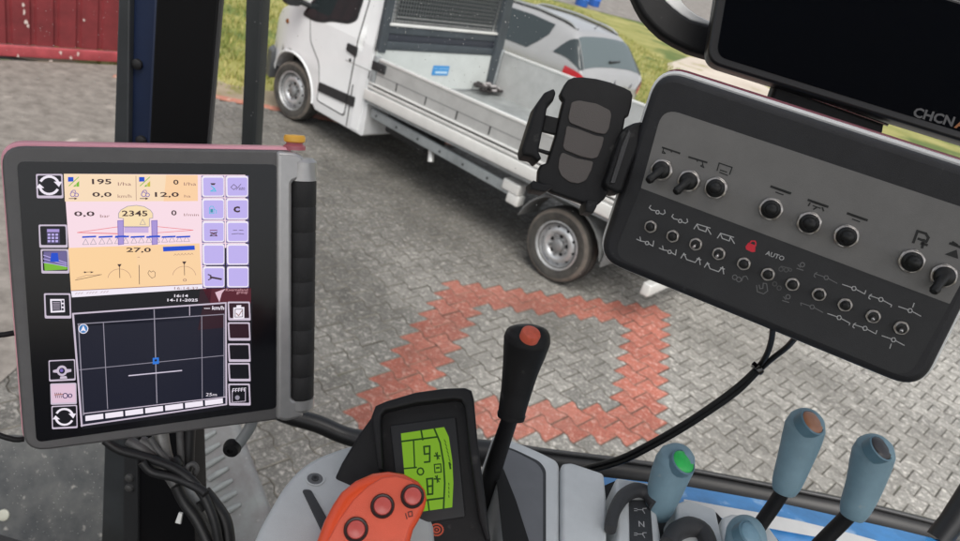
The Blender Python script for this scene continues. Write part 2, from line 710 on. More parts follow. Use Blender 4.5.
# grass blades on the lawn
def blades(name, n, seed):
    rnd = random.Random(seed)
    vs, fs, mi_ = [], [], []
    ms = [mat('blade_a', (0.25, 0.26, 0.06), 0.8), mat('blade_b', (0.38, 0.34, 0.12), 0.8), mat('blade_c', (0.17, 0.21, 0.045), 0.8)]
    cnt = 0
    while cnt < n:
        s_, t_ = rnd.uniform(-5, 12), rnd.uniform(0.65, 1) ** 1
        t_ = 0.5 + 22 * rnd.random() ** 1.6
        c = EDGE_A + EDGE_D * s_ + EDGE_N * t_
        if c.y > 33:
            continue
        d = t_ + rnd.gauss(0, 0.25)
        if d < 0.95 + 0.2 * math.sin(s_ * 3):
            if rnd.random() < 0.85:
                continue
        cnt += 1
        for _ in range(3):
            a = rnd.uniform(0, math.pi)
            h_ = rnd.uniform(0.03, 0.085)
            w_ = rnd.uniform(0.006, 0.014)
            x, y = c.x + rnd.gauss(0, .05), c.y + rnd.gauss(0, .05)
            ln = (rnd.gauss(0, .03), rnd.gauss(0, .03))
            o = len(vs)
            vs += [(x - w_ * math.cos(a), y - w_ * math.sin(a), -0.03), (x + w_ * math.cos(a), y + w_ * math.sin(a), -0.03), (x + ln[0], y + ln[1], h_)]
            fs.append((o, o + 1, o + 2))
            mi_.append(rnd.choice((0, 0, 1, 1, 2)) if math.sin(x * 1.3) + math.sin(y * 0.9 + x) > -0.3 else rnd.choice((0, 2, 2, 1)))
    me = bpy.data.meshes.new(name)
    me.from_pydata(vs, [], fs)
    for q in ms:
        me.materials.append(q)
    me.polygons.foreach_set('material_index', mi_)
    o = bpy.data.objects.new(name, me)
    COL.objects.link(o)
    tag(o, kind='stuff')
    return o


blades('grass', 26000, 4)

# ------------------------------------------------------------------ red sheet-metal gate
A, B = G(-14, 57.2), G(150, 65.8)
dx = (B - A)
dx.z = 0
ln = dx.length
dx.normalize()
ny = V((-dx.y, dx.x, 0))
M = Matrix(((dx.x, ny.x, 0, A.x), (dx.y, ny.y, 0, A.y), (0, 0, 1, 0), (0, 0, 0, 1)))
t = thing('red_gate', M, 'faded dark red ribbed sheet metal gate with a brighter bottom rail', 'gate')
red = mat('gate_red', (0.17, 0.022, 0.026), 0.55, var=0.22, vscale=4, speck=((0.42, 0.20, 0.18), 9, 0.70))
redr = mat('gate_rail_red', (0.36, 0.06, 0.07), 0.5, var=0.2, vscale=6)
m = MB()
x = -1.2
step = 0.232
prof = []
while x < ln:
    prof += [(x, 0), (x + 0.018, 0.026), (x + 0.05, 0.026), (x + 0.068, 0.0)]
    x += step
vs, fs = [], []
for (a, b) in prof:
    vs += [(a, b, 0.16), (a, b, 2.3)]
for k in range(len(prof) - 1):
    fs.append((2 * k, 2 * k + 2, 2 * k + 3, 2 * k + 1))
m.add(vs, fs, red)
m.build('sheet', t)
m = MB()
m.box(-1.2, -0.035, 0.03, ln, 0.03, 0.15, redr, 0.012)
m.build('bottom_rail', t)
m = MB()
m.box(-1.2, -0.03, 2.3, ln, 0.035, 2.36, redr, 0.01)
m.build('top_rail', t)
m = MB()
m.box(ln, -0.05, 0, ln + 0.09, 0.04, 2.4, red, 0.012)
m.build('post', t)
chip = mat('chipped_paint', (0.62, 0.50, 0.46), 0.8)
Mg = uvf(M @ Matrix(((1, 0, 0, 0), (0, 0, -1, -0.004), (0, 1, 0, 0), (0, 0, 0, 1))))
for (qx, qy, w, h_) in ((23, 5, 2.2, 5), (24, 12, 1.8, 5), (26, 22, 3, 4), (28, 26, 2.4, 4), (17, 55, 1.8, 3.0), (60, 52, 2, 4), (70, 57, 2, 4), (84, 20, 2, 3.0), (50, 60, 4, 1.5), (77, 53, 2.2, 4)):
    u, v_ = Mg(qx, qy)
    r_ = random.Random(qx)
    pts = [(u + (w * 0.0065) * math.cos(a) * r_.uniform(.5, 1.2), v_ + h_ * 0.0065 * math.sin(a) * r_.uniform(.5, 1.2)) for a in [k * math.pi / 4 for k in range(8)]]
    m = MB()
    m.poly([(p[0], p[1]) for p in pts], 0, chip, Matrix(((1, 0, 0, 0), (0, 0, -1, -0.036), (0, 1, 0, 0), (0, 0, 0, 1))) if v_ < .16 else Matrix(((1, 0, 0, 0), (0, 0, -1, -0.004), (0, 1, 0, 0), (0, 0, 0, 1))))
    m.build('paint_chip', t)


# blue barrels at the lawn's far edge
blue = mat('barrel_blue', (0.03, 0.14, 0.55), 0.4, var=0.1, vscale=5)
for k, (qx, lab) in enumerate(((583, 'bright blue plastic barrel left of its twin at the far edge of the lawn'), (595, 'bright blue plastic barrel right of its twin at the far edge of the lawn'))):
    p = G(qx - 2, 5.5)
    m = MB()
    m.lathe([(0.26, 0), (0.29, 0.04), (0.30, 0.28), (0.315, 0.30), (0.30, 0.32), (0.30, 0.58), (0.315, 0.6), (0.30, 0.62), (0.29, 0.86), (0.25, 0.9), (0.0, 0.9)], blue, 28)
    o = m.build('barrel', label=lab, cat='barrel', group='blue barrels by the gravel')
    o.location = (p.x, p.y, -0.02)
# ------------------------------------------------------------------ white flatbed truck
HD = rad(145.7)
TM = Matrix.Translation((1.2156, 6.6091, 0)) @ Matrix.Rotation(HD, 4, 'Z')
truck = thing('flatbed_truck', TM, 'white single-cab flatbed truck with grey dropside body parked on the grey pavers', 'truck')
white = mat('truck_white', (0.78, 0.79, 0.80), 0.28, var=0.03, vscale=3, coat=0.4)
blackp = mat('black_plastic', (0.022, 0.023, 0.025), 0.55, var=0.2, vscale=30)
dark = mat('dark_gap', (0.006, 0.006, 0.007), 0.8)
cglass = mat('truck_glass', (0.02, 0.026, 0.028), 0.06, spec=0.8)
rubber = mat('tyre_rubber', (0.035, 0.034, 0.032), 0.85, col2=(0.075, 0.07, 0.062), vscale=9, bump=0.4, bscale=120)
dusty = mat('dusty_rubber', (0.16, 0.135, 0.115), 0.9, col2=(0.10, 0.09, 0.08), vscale=12)
steel = mat('wheel_steel', (0.52, 0.53, 0.54), 0.38, 0.6, var=0.18, vscale=14)
galv = mat('galvanised', (0.33, 0.35, 0.36), 0.5, 0.35, var=0.2, vscale=8)
alu = mat('aluminium_side', (0.50, 0.505, 0.50), 0.42, 0.35, var=0.10, vscale=5)
aluw = mat('aluminium_rail', (0.76, 0.76, 0.74), 0.35, 0.25, var=0.06, vscale=6)
greyf = mat('headboard_grey', (0.055, 0.066, 0.076), 0.5, var=0.15, vscale=6)
board = mat('headboard_white', (0.56, 0.59, 0.575), 0.5, var=0.06, vscale=4)

CW = 0.955                                   # half width of the cab


def cab_y(x, z):
    y = CW
    if z > 1.27:
        y -= 0.135 * (z - 1.27)
    if x > 4.25:
        y -= 0.55 * (x - 4.25) ** 1.7
    return y


ARC = (4.14, 0.35, 0.45)
prof = [(2.78, 0.36), (2.80, 0.33), (3.62, 0.32)]
arch = []
for k in range(0, 19):
    a = rad(176 - k * 172 / 18)
    arch.append((ARC[0] - ARC[2] * math.cos(math.pi - a), ARC[1] + ARC[2] * 1.0 * math.sin(a)))
arch = sorted(arch, key=lambda p: p[0])
prof += arch
prof += [(4.575, 0.40), (4.60, 0.42), (4.62, 0.50), (4.62, 0.66), (4.70, 0.72), (4.70, 0.92), (4.64, 1.08), (4.52, 1.19), (4.36, 1.27)]
upper = [(4.10, 1.58), (3.72, 2.12), (3.56, 2.25), (3.35, 2.31), (2.95, 2.31), (2.87, 2.25), (2.82, 1.27)]
lowp = prof + [(2.82, 1.27)]
upp = [(4.36, 1.27)] + upper
m = MB()


def shell(mb, poly, sgn, mt):
    """flat outline cut into bands, then curved to the cab's plan"""
    bm = bmesh.new()
    bm.faces.new([bm.verts.new((p[0], 0, p[1])) for p in poly])
    for q in (4.0, 4.15, 4.25, 4.32, 4.4, 4.48, 4.56, 4.64):
        bmesh.ops.bisect_plane(bm, geom=bm.verts[:] + bm.edges[:] + bm.faces[:], plane_co=(q, 0, 0), plane_no=(1, 0, 0), dist=1e-5)
    for q in (0.84, 1.0, 1.15, 1.5, 1.8, 2.1):
        bmesh.ops.bisect_plane(bm, geom=bm.verts[:] + bm.edges[:] + bm.faces[:], plane_co=(0, 0, q), plane_no=(0, 0, 1), dist=1e-5)
    bmesh.ops.triangulate(bm, faces=bm.faces[:])
    bm.verts.index_update()
    pts = [(v.co.x, sgn * cab_y(v.co.x, v.co.z), v.co.z) for v in bm.verts]
    fs = []
    for f_ in bm.faces:
        a, b, c = [v.co for v in f_.verts]
        y_ = (b - a).cross(c - a).y
        idx = [v.index for v in f_.verts]
        fs.append(idx if (y_ > 0) == (sgn > 0) else idx[::-1])
    bm.free()
    mb.add(pts, fs, mt, True)


# side faces as grids would be costly: the outline is bridged across the width instead
outline = prof + upper
rows = []
NY = 9
vs, fs = [], []
for (x, z) in outline:
    c = cab_y(x, z)
    for k in range(NY):
        u = -1 + 2 * k / (NY - 1)
        rr = 0.0
        # round the nose in plan
        bulge = (1 - u * u) * (0.10 if x > 4.3 else 0.0)
        vs.append((x + bulge, c * u, z))
n = len(outline)
for i in range(n):
    j = (i + 1) % n
    for k in range(NY - 1):
        fs.append((i * NY + k, i * NY + k + 1, j * NY + k + 1, j * NY + k))
m.add(vs, fs, white, True)
for sg in (1, -1):
    shell(m, lowp, sg, white)
    shell(m, upp, sg, white)
cab = m.build('cab', truck, sharp=35)
bm_ = bmesh.new()
bm_.from_mesh(cab.data)
bmesh.ops.remove_doubles(bm_, verts=bm_.verts, dist=0.0005)
bmesh.ops.recalc_face_normals(bm_, faces=bm_.faces)
bm_.to_mesh(cab.data)
bm_.free()
b = cab.modifiers.new('bevel', 'BEVEL')
b.width = 0.022
b.segments = 3
b.limit_method = 'ANGLE'
b.angle_limit = rad(50)


def side_panel(poly, off, mt, name, parent, thick=0.01, sgn=1, mb=None):
    """a sheet that follows the cab's side, off metres proud of it"""
    q = mb or MB()
    v2 = [V((p[0], p[1], 0)) for p in poly]
    k = len(poly)
    pts = [(p[0], sgn * (cab_y(p[0], p[1]) + off), p[1]) for p in poly] + [(p[0], sgn * (cab_y(p[0], p[1]) + off - thick), p[1]) for p in poly]
    fs = []
    for t in tessellate_polygon([v2]):
        nn = (v2[t[1]] - v2[t[0]]).cross(v2[t[2]] - v2[t[0]])
        fs.append(t if (nn.z < 0) == (sgn > 0) else (t[0], t[2], t[1]))
    ar = sum(v2[i].x * v2[(i + 1) % k].y - v2[(i + 1) % k].x * v2[i].y for i in range(k))
    for i in range(k):
        j = (i + 1) % k
        f = (i, j, j + k, i + k)
        fs.append(f if (ar > 0) == (sgn > 0) else f[::-1])
    q.add(pts, fs, mt)
    return None if mb else q.build(name, parent)


for sg in (1, -1):
    # wheel arch liner and flared lip
    m = MB()
    lip = []
    for k in range(25):
        a = rad(178 - k * 176 / 24)
        lx_, lz_ = ARC[0] + ARC[2] * math.cos(a), ARC[1] + ARC[2] * math.sin(a)
        lip.append((lx_, sg * (cab_y(lx_, lz_) - 0.004), lz_))
    m.tube(lip, 0.014, white, 8, M=None)
    m.build('wheel_arch', truck)
    # door: dark shut line, then the skin standing on it
    door = rpoly([(3.13, 0.44), (3.60, 0.44), (3.60, 0.62), (3.66, 0.84), (3.86, 1.02), (3.93, 1.27), (3.93, 1.30), (3.5, 2.08), (3.11, 2.10), (3.12, 1.27)], 0.04)
    gap = rpoly([(3.115, 0.425), (3.615, 0.425), (3.615, 0.62), (3.675, 0.83), (3.875, 1.01), (3.945, 1.265), (3.945, 1.305), (3.51, 2.095), (3.095, 2.115), (3.105, 1.27)], 0.045)
    o = side_panel(gap, 0.002, dark, 'door_seam', truck, sgn=sg)
    d = side_panel(door, 0.006, white, 'door', truck, sgn=sg)
    o.name = 'shut_line'
    # window
    win = rpoly([(3.22, 1.45), (3.32, 1.39), (3.58, 1.34), (3.70, 1.29), (3.86, 1.26), (4.03, 1.27), (3.94, 1.42), (3.56, 2.02), (3.2, 2.04)], 0.04)
    wi2 = rpoly([(3.195, 1.435), (3.31, 1.365), (3.57, 1.315), (3.69, 1.265), (3.85, 1.235), (4.07, 1.245), (3.96, 1.43), (3.57, 2.045), (3.175, 2.065)], 0.045)
    side_panel(wi2, 0.009, blackp, 'window_seal', d, sgn=sg)
    side_panel(win, 0.013, cglass, 'window', d, sgn=sg)
    side_panel(rpoly([(3.09, 1.09), (3.25, 1.11), (3.25, 1.19), (3.09, 1.19)], 0.02), 0.02, blackp, 'handle', d, 0.02, sg)
    # lock
    m = MB()
    m.lathe([(0.018, 0), (0.018, 0.006), (0, 0.006)], blackp, 12, Matrix.Translation((3.17, sg * (cab_y(3.2, 1.05) + 0.006), 1.03)) @ Matrix.Rotation(rad(-90 * sg), 4, 'X'))
    m.build('lock', d)
    # rubbing strip in two lengths, sill line, swage
    side_panel(rpoly([(3.12, 0.575), (3.6, 0.545), (3.6, 0.645), (3.12, 0.68)], 0.015), 0.02, blackp, 'rubbing_strip', truck, 0.02, sg)
    side_panel(rpoly([(2.98, 0.585), (3.10, 0.577), (3.10, 0.68), (2.98, 0.69)], 0.015), 0.02, blackp, 'rubbing_strip', truck, 0.02, sg)
    side_panel([(3.05, 0.34), (3.062, 0.34), (3.075, 0.8), (3.06, 0.8)], 0.003, dark, 'panel_seam', truck, 0.01, sg)
    m = MB()
    m.tube([(x, sg * (cab_y(x, z) + 0.0), z) for x, z in ((3.86, 1.12), (3.8, 1.125), (3.7, 1.13), (3.4, 1.15), (3.28, 1.165))], 0.006, white, 8)
    m.build('swage', truck)
    m = MB()
    m.lathe([(0.028, 0), (0.024, 0.012), (0, 0.014)], mat('marker_lens', (0.25, 0.09, 0.02), 0.2), 12, Matrix.Translation((4.33, sg * (cab_y(4.33, 1.12)), 1.10)) @ Matrix.Rotation(rad(-90 * sg), 4, 'X'))
    m.build('marker_lamp', truck)
    # B-pillar ridge
    side_panel([(2.86, 0.36), (2.98, 0.36), (3.0, 1.27), (3.03, 2.2), (2.9, 2.2), (2.86, 1.27)], 0.012, white, 'rear_pillar', truck, 0.02, sg)
    # mirror
    m = MB()
    m.prism(rpoly([(-.10, -.17), (.10, -.17), (.12, .19), (-.12, .19)], 0.06), -0.05, 0.05, blackp, 0.03, 3, Matrix.Translation((4.02, sg * (CW + 0.21), 1.52)) @ Matrix.Rotation(rad(90), 4, 'X') @ Matrix.Rotation(rad(90), 4, 'Y'))
    m.tube([(3.97, sg * (CW - 0.03), 1.36), (4.0, sg * (CW + 0.12), 1.40)], 0.03, blackp)
    m.build('mirror', truck)
# windscreen, lights, bumper
m = MB()
pts = []
for (x, z) in ((4.33, 1.315), (4.12, 1.585), (3.75, 2.10)):
    c = cab_y(x, z) - 0.06
    for k in range(7):
        u = -1 + k / 3
        pts.append((x + 0.015 + (1 - u * u) * (0.1 if x > 4.3 else 0.0), c * u, z + 0.012))
m.add(pts, [(r * 7 + k, r * 7 + k + 1, r * 7 + 8 + k, r * 7 + 7 + k) for r in range(2) for k in range(6)], cglass, True)
m.build('windscreen', truck)
m = MB()
bump_out = [(4.555, -0.945), (4.70, -0.90), (4.80, -0.78), (4.88, -0.4), (4.90, 0), (4.88, 0.4), (4.80, 0.78), (4.70, 0.90), (4.555, 0.945), (4.555, 0.88), (4.7, 0.4), (4.72, 0), (4.7, -0.4), (4.555, -0.88)]
m.prism(bump_out, 0.36, 0.70, mat('bumper_grey', (0.09, 0.095, 0.10), 0.5, var=0.2, vscale=8), 0.03, 3, bevb=0.03)
m.build('bumper', truck)
for sg in (1, -1):
    m = MB()
    m.prism(rpoly([(-.13, -.16), (.12, -.10), (.14, .12), (-.1, .20)], 0.05), 0, 0.05, mat('lamp_lens', (0.6, 0.62, 0.64), 0.1, spec=0.8), 0.02, 3, Matrix.Translation((4.70, sg * 0.68, 0.93)) @ Matrix.Rotation(rad(90), 4, 'Y') @ Matrix.Rotation(rad(90), 4, 'Z') @ Matrix.Rotation(rad(24 * sg), 4, 'Y'))
    m.build('headlamp', truck)


def wheel(x, y, sg, steer=0.0):
    """tyre and pressed steel rim, axis along y"""
    Mw = Matrix.Translation((x, y, 0.345)) @ Matrix.Rotation(rad(steer), 4, 'Z') @ Matrix.Rotation(rad(-90 * sg), 4, 'X')
    w = thing('wheel', Matrix.Identity(4), None, None)
    w.parent = truck
    m = MB()
    m.lathe([(0.20, -0.20), (0.27, -0.215), (0.325, -0.20), (0.343, -0.17), (0.347, -0.11), (0.343, -0.05), (0.332, -0.02)], rubber, 56, Mw, cap=False)
    m.lathe([(0.332, -0.02), (0.318, -0.004), (0.300, 0.001)], dusty, 56, Mw, cap=False)
    m.lathe([(0.300, 0.001), (0.28, 0.003), (0.262, 0.0), (0.236, -0.006), (0.222, -0.012), (0.20, -0.03)], rubber, 56, Mw, cap=False)
    for rr in (-0.065, -0.11, -0.155):
        m.lathe([(0.3475, rr - 0.006), (0.336, rr), (0.3475, rr + 0.006)], dark, 56, Mw, cap=False)
    m.build('tyre', w)
    m = MB()
    m.lathe([(0.222, -0.018), (0.227, -0.004), (0.216, -0.002), (0.210, -0.014), (0.203, -0.05), (0.192, -0.062), (0.178, -0.05), (0.160, -0.025), (0.135, -0.018), (0.118, -0.022), (0.10, -0.045), (0.07, -0.05), (0.062, -0.05)], steel, 48, Mw, cap=False)
    m.lathe([(0.062, -0.05), (0.06, -0.02), (0.045, -0.008), (0.0, -0.008)], mat('hub_steel', (0.26, 0.265, 0.27), 0.45, 0.5), 32, Mw, cap=False)
    for k in range(10):
        a = 2 * math.pi * k / 10
        m.lathe([(0.0135, 0), (0.0135, 0.0015), (0, 0.0015)], dark, 10, Mw @ Matrix.Translation((0.169 * math.cos(a), 0.169 * math.sin(a), -0.0375)) @ Matrix.Rotation(0.9, 4, V((-math.sin(a), math.cos(a), 0))))
    for k in range(5):
        a = 2 * math.pi * k / 5 + 0.3
        m.lathe([(0.016, 0), (0.014, 0.024), (0, 0.026)], mat('hub_steel', (0, 0, 0)), 8, Mw @ Matrix.Translation((0.088 * math.cos(a), 0.088 * math.sin(a), -0.05)))
        m.lathe([(0.02, 0), (0.02, 0.003), (0, 0.003)], dark, 10, Mw @ Matrix.Translation((0.088 * math.cos(a + .63), 0.088 * math.sin(a + .63), -0.0475)))
    m.build('rim', w)


for sg in (1, -1):
    wheel(0.15, 0.90 * sg, sg)
    wheel(4.16, 0.90 * sg, sg, 4)
# inner wheel wells
m = MB()
m.box(3.70, -0.66, 0.3, 4.52, 0.66, 0.95, dark)
m.build('wheel_well', truck)

# chassis
m = MB()
for sg in (1, -1):
    m.box(-0.80, sg * 0.40, 0.56, 2.8, sg * 0.48, 0.74, galv, 0.01)
m.box(-0.35, -0.7, 0.42, -0.15, 0.7, 0.5, galv, 0.01)
m.box(0.09, -0.75, 0.30, 0.21, 0.75, 0.39, galv, 0.02)
m.tube([(0.9, 0, 0.5), (2.9, 0, 0.42)], 0.05, galv)
m.build('chassis_frame', truck)
for sg in (1, -1):
    m = MB()
    m.box(0.78, sg * 0.90, 0.565, 2.74, sg * 0.94, 0.665, mat('underrun_grey', (0.30, 0.325, 0.335), 0.5, 0.25, var=0.2, vscale=5), 0.008)
    for k in range(6):
        m.lathe([(0.012, 0), (0.012, 0.004), (0, 0.004)], dark, 8, Matrix.Translation((1.05 + k * 0.32, sg * 0.9405, 0.61)) @ Matrix.Rotation(rad(-90 * sg), 4, 'X'))
    m.build('side_guard', truck)
    m = MB()
    m.box(0.66, sg * 0.84, 0.60, 0.86, sg * 0.955, 0.70, aluw, 0.012)
    m.box(0.64, sg * 0.84, 0.50, 0.78, sg * 0.95, 0.597, aluw, 0.012)
    m.build('guard_bracket', truck)
    m = MB()
    m.tube([(1.93, sg * 0.80, 0.60), (1.88, sg * 0.84, 0.52), (1.84, sg * 0.86, 0.43)], 0.032, aluw, 12)
    m.build('rope_peg', truck)
    m = MB()
    m.box(2.0, sg * 0.5, 0.45, 2.62, sg * 0.82, 0.74, blackp, 0.03)
    m.build('tank', truck)
    # mudguard over rear wheel
    m = MB()
    vs, fs = [], []
    for k in range(15):
        a = rad(12 + k * 156 / 14)
        x, z = 0.15 + 0.47 * math.cos(a), 0.34 + 0.44 * math.sin(a)
        vs += [(x, sg * 0.93, z), (x, sg * 0.62, z), (x, sg * 0.93, z + 0.018), (x, sg * 0.62, z + 0.018)]
    for k in range(14):
        a, b = 4 * k, 4 * k + 4
        fs += [(a, b, b + 1, a + 1), (a + 2, a + 3, b + 3, b + 2), (a, a + 2, b + 2, b), (a + 1, b + 1, b + 3, a + 3)]
    m.add(vs, fs, mat('mudguard_grey', (0.15, 0.155, 0.155), 0.7, var=0.3, vscale=7), True)
    m.box(-0.345, sg * 0.93, 0.40, -0.33, sg * 0.62, 0.72, mat('mudguard_grey', (0, 0, 0)), 0)
    m.build('mudguard', truck)
m = MB()
m.box(-0.80, -0.86, 0.34, -0.72, 0.86, 0.45, aluw, 0.012)
for sg in (1, -1):
    m.box(-0.79, sg * 0.42 - 0.03, 0.44, -0.74, sg * 0.42 + 0.03, 0.62, galv)
m.build('rear_underrun', truck)

# load bed, raked up slightly to the rear
RK = 0.0


def rake(o):
    for v in o.data.vertices:
        v.co.z += 0.034 * (1.8 - v.co.x)
    return o


X0, X1, YB = -0.86, 2.80, 1.0
m = MB()
m.box(X0, -YB + 0.03, 0.80, X1, YB - 0.03, 0.86, mat('bed_floor', (0.25, 0.265, 0.265), 0.6, var=0.25, vscale=4))
m.box(X0, -YB, 0.745, X1, YB, 0.798, galv, 0)
rake(m.build('bed_floor', truck))
for sg in (1, -1):
    nd = thing('dropside', Matrix.Identity(4), None, None)
    nd.parent = truck
    m = MB()
    s1 = sg * YB
    dz = 0.0 if sg > 0 else 0.15
    m.box(X0, s1, 0.80, X1 - 0.10, s1 + sg * -0.028, 1.205 + dz, alu)
    rake(m.build('side_board', nd))
    m = MB()
    m.box(X0, s1 + sg * 0.006, 1.205 + dz, X1 - 0.1, s1 - sg * 0.034, 1.232 + dz, aluw, 0.006)
    rake(m.build('top_rail', nd))
    m = MB()
    m.box(X0, s1 + sg * 0.016, 0.905, X1 - 0.02, s1 + sg * 0.0, 0.935, aluw, 0.006)
    m.box(X0, s1 + sg * 0.010, 0.935, X1 - 0.02, s1 + sg * 0.0, 0.952, dark)
    m.box(X0, s1 + sg * 0.016, 0.952, X1 - 0.02, s1 + sg * 0.0, 0.972, aluw, 0.005)
    rake(m.build('middle_rail', nd))
    m = MB()
    m.box(X0, s1 + sg * 0.02, 0.775, X1 + 0.02, s1 - sg * 0.01, 0.888, aluw, 0.01)
    rake(m.build('bed_edge', nd))
    m = MB()
    for k in range(9):
        x = X0 + 0.3 + k * 0.42
        m.box(x, s1 + sg * 0.004, 0.99, x + 0.012, s1, 1.07, dark)
        m.box(x - 0.02, s1 + sg * 0.002, 1.065, x + 0.4, s1, 1.073, mat('rail_grey', (0.2, 0.2, 0.2), 0.6))  # thin grey strip along the side board
    rake(m.build('hinge', nd))
    m = MB()
    m.box(X1 - 0.22, s1 + sg * 0.02, 1.10, X1 - 0.02, s1 - sg * 0.02, 1.19, blackp, 0.01)
    rake(m.build('latch', nd))
    m = MB()
    m.box(X1 - 0.09, s1 + sg * 0.012, 0.80, X1 - 0.02, s1 - sg * 0.05, 1.24 + dz, galv, 0.008)
    rake(m.build('corner_post', nd))
m = MB()
m.box(X0 - 0.03, -YB, 0.86, X0, YB, 1.23, alu, 0.006)
rake(m.build('tailgate', truck))
# headboard: white board below, grey frame, mesh grille above
hb = thing('headboard', Matrix.Identity(4), None, None)
hb.parent = truck
HX = 2.79
m = MB()
m.box(HX - 0.02, -YB + 0.02, 0.86, HX, YB - 0.02, 1.27, board)
m.build('board', hb)
m = MB()
m.box(HX - 0.03, -YB + 0.10, 1.275, HX + 0.01, YB - 0.10, 1.36, greyf, 0.006)
m.box(HX - 0.022, -YB + 0.10, 1.363, HX, YB - 0.10, 1.435, mat('headboard_dark', (0.032, 0.036, 0.048), 0.5), 0.004)
m.box(HX - 0.03, -YB + 0.10, 1.438, HX + 0.01, YB - 0.10, 1.515, greyf, 0.006)
m.build('panel', hb)
m = MB()
m.box(HX - 0.045, -YB + 0.12, 1.518, HX + 0.0, YB - 0.10, 1.545, aluw, 0.006)
m.build('rail', hb)
for sg in (1, -1):
    m = MB()
    yl = sg * (YB - 0.07)
    if sg > 0:
        m.box(HX - 0.035, yl - 0.05, 1.24, HX + 0.03, yl + 0.05, 2.2, greyf, 0.01)
    else:
        m.prism([(-1.02, 0.86), (-0.87, 0.86), (-0.79, 1.9), (-0.77, 2.2), (-0.90, 2.2), (-0.93, 1.9)], -0.03, 0.045, greyf, 0.008, 2, Matrix.Translation((HX - 0.02, 0, 0)) @ Matrix(((0, 0, -1, 0), (1, 0, 0, 0), (0, 1, 0, 0), (0, 0, 0, 1))))
    m.build('post', hb)
m = MB()
mw = mat('grille_wire', (0.13, 0.14, 0.145), 0.5, 0.3)
mw2 = mat('grille_wire_bright', (0.55, 0.56, 0.55), 0.45, 0.3)
n_ = 44
for k in range(n_ + 1):
    y = -0.86 + 1.74 * k / n_
    m.box(HX - 0.014, y - 0.005, 1.545, HX - 0.008, y + 0.005, 2.15, mw)
for k in range(15):
    z = 1.565 + k * 0.041
    m.box(HX - 0.008, -0.88, z - 0.004, HX - 0.002, 0.9, z + 0.004, mw2 if k < 2 else mw)
m.box(HX - 0.03, -0.9, 2.15, HX + 0.02, 0.9, 2.2, greyf, 0.01)
m.build('grille', hb)
# the blue sticker on the white board
Ms = Matrix.Translation((HX - 0.0235, 0, 0)) @ Matrix(((0, 0, -1, 0), (-1, 0, 0, 0), (0, 1, 0, 0), (0, 0, 0, 1)))
f = uvf(TM @ Ms)
m = MB()
a, b = f(433.5, 65.5), f(447.5, 75.5)
sb = mat('sticker_pale', (0.50, 0.68, 0.82), 0.4)
sw = mat('sticker_blue', (0.05, 0.27, 0.60), 0.4)
x0, x1, y0, y1 = min(a[0], b[0]), max(a[0], b[0]), min(a[1], b[1]), max(a[1], b[1])
m.prism(rrect(x0, y0, x1, y1, 0.008, 3), 0, 0.0015, sw, 0, M=Ms)
m.box(x0 + 0.02, y0 + 0.075, 0.0015, x0 + 0.075, y1 - 0.03, 0.0022, sb, M=Ms)
m.box(x0 + 0.10, y0 + 0.075, 0.0015, x1 - 0.02, y1 - 0.03, 0.0022, sb, M=Ms)
m.box(x0 + 0.05, y0 + 0.022, 0.0015, x1 - 0.02, y0 + 0.045, 0.0022, sb, M=Ms)
m.build('sticker', hb)
m = MB()
m.prism(rrect(-0.78, 1.42, 0.78, 2.16, 0.06, 4), 0, 0.012, mat('rear_glass', (0.022, 0.026, 0.028), 0.15), 0.003, 2, Matrix.Translation((2.815, 0, 0)) @ Matrix(((0, 0, -1, 0), (-1, 0, 0, 0), (0, 1, 0, 0), (0, 0, 0, 1))))
m.build('rear_window', truck)

# bundle on the bed
m = MB()
fp = TM.inverted() @ G(486, 92, 0.86)
rr = random.Random(11)
bmats = [mat('strap_dark', (0.035, 0.03, 0.03), 0.8), mat('strap_light', (0.35, 0.33, 0.33), 0.7)]
for k in range(7):
    pts = []
    c = V((fp.x + rr.uniform(-.05, .05), fp.y + rr.uniform(-.16, .14), 0.84))
    for q in range(9):
        a = q / 8 * 5.5 + rr.uniform(0, .5)
        pts.append((c.x + 0.06 * math.cos(a + k), c.y + 0.09 * math.sin(a + k), c.z + 0.03 + 0.012 * k + rr.uniform(0, .025)))
    m.tube(pts, 0.016, bmats[1 if k in (2, 5) else 0], 8, sub=3)
o = m.build('strap_bundle', label='small tangle of dark and pale straps lying on the truck bed by the headboard', cat='straps')
o.matrix_world = TM

# ------------------------------------------------------------------ silver estate car behind the truck
CM = Matrix.Translation((1.22, 11.9, -0.03)) @ Matrix.Rotation(rad(141), 4, 'Z')
car = thing('estate_car', CM, 'silver grey estate car with roof rails and dark rear window parked behind the white truck', 'car')
silver = mat('car_silver', (0.36, 0.36, 0.365), 0.3, 0.15, var=0.03, vscale=3, coat=0.6)
tail = mat('tail_lamp_red', (0.45, 0.02, 0.03), 0.15, spec=0.7)
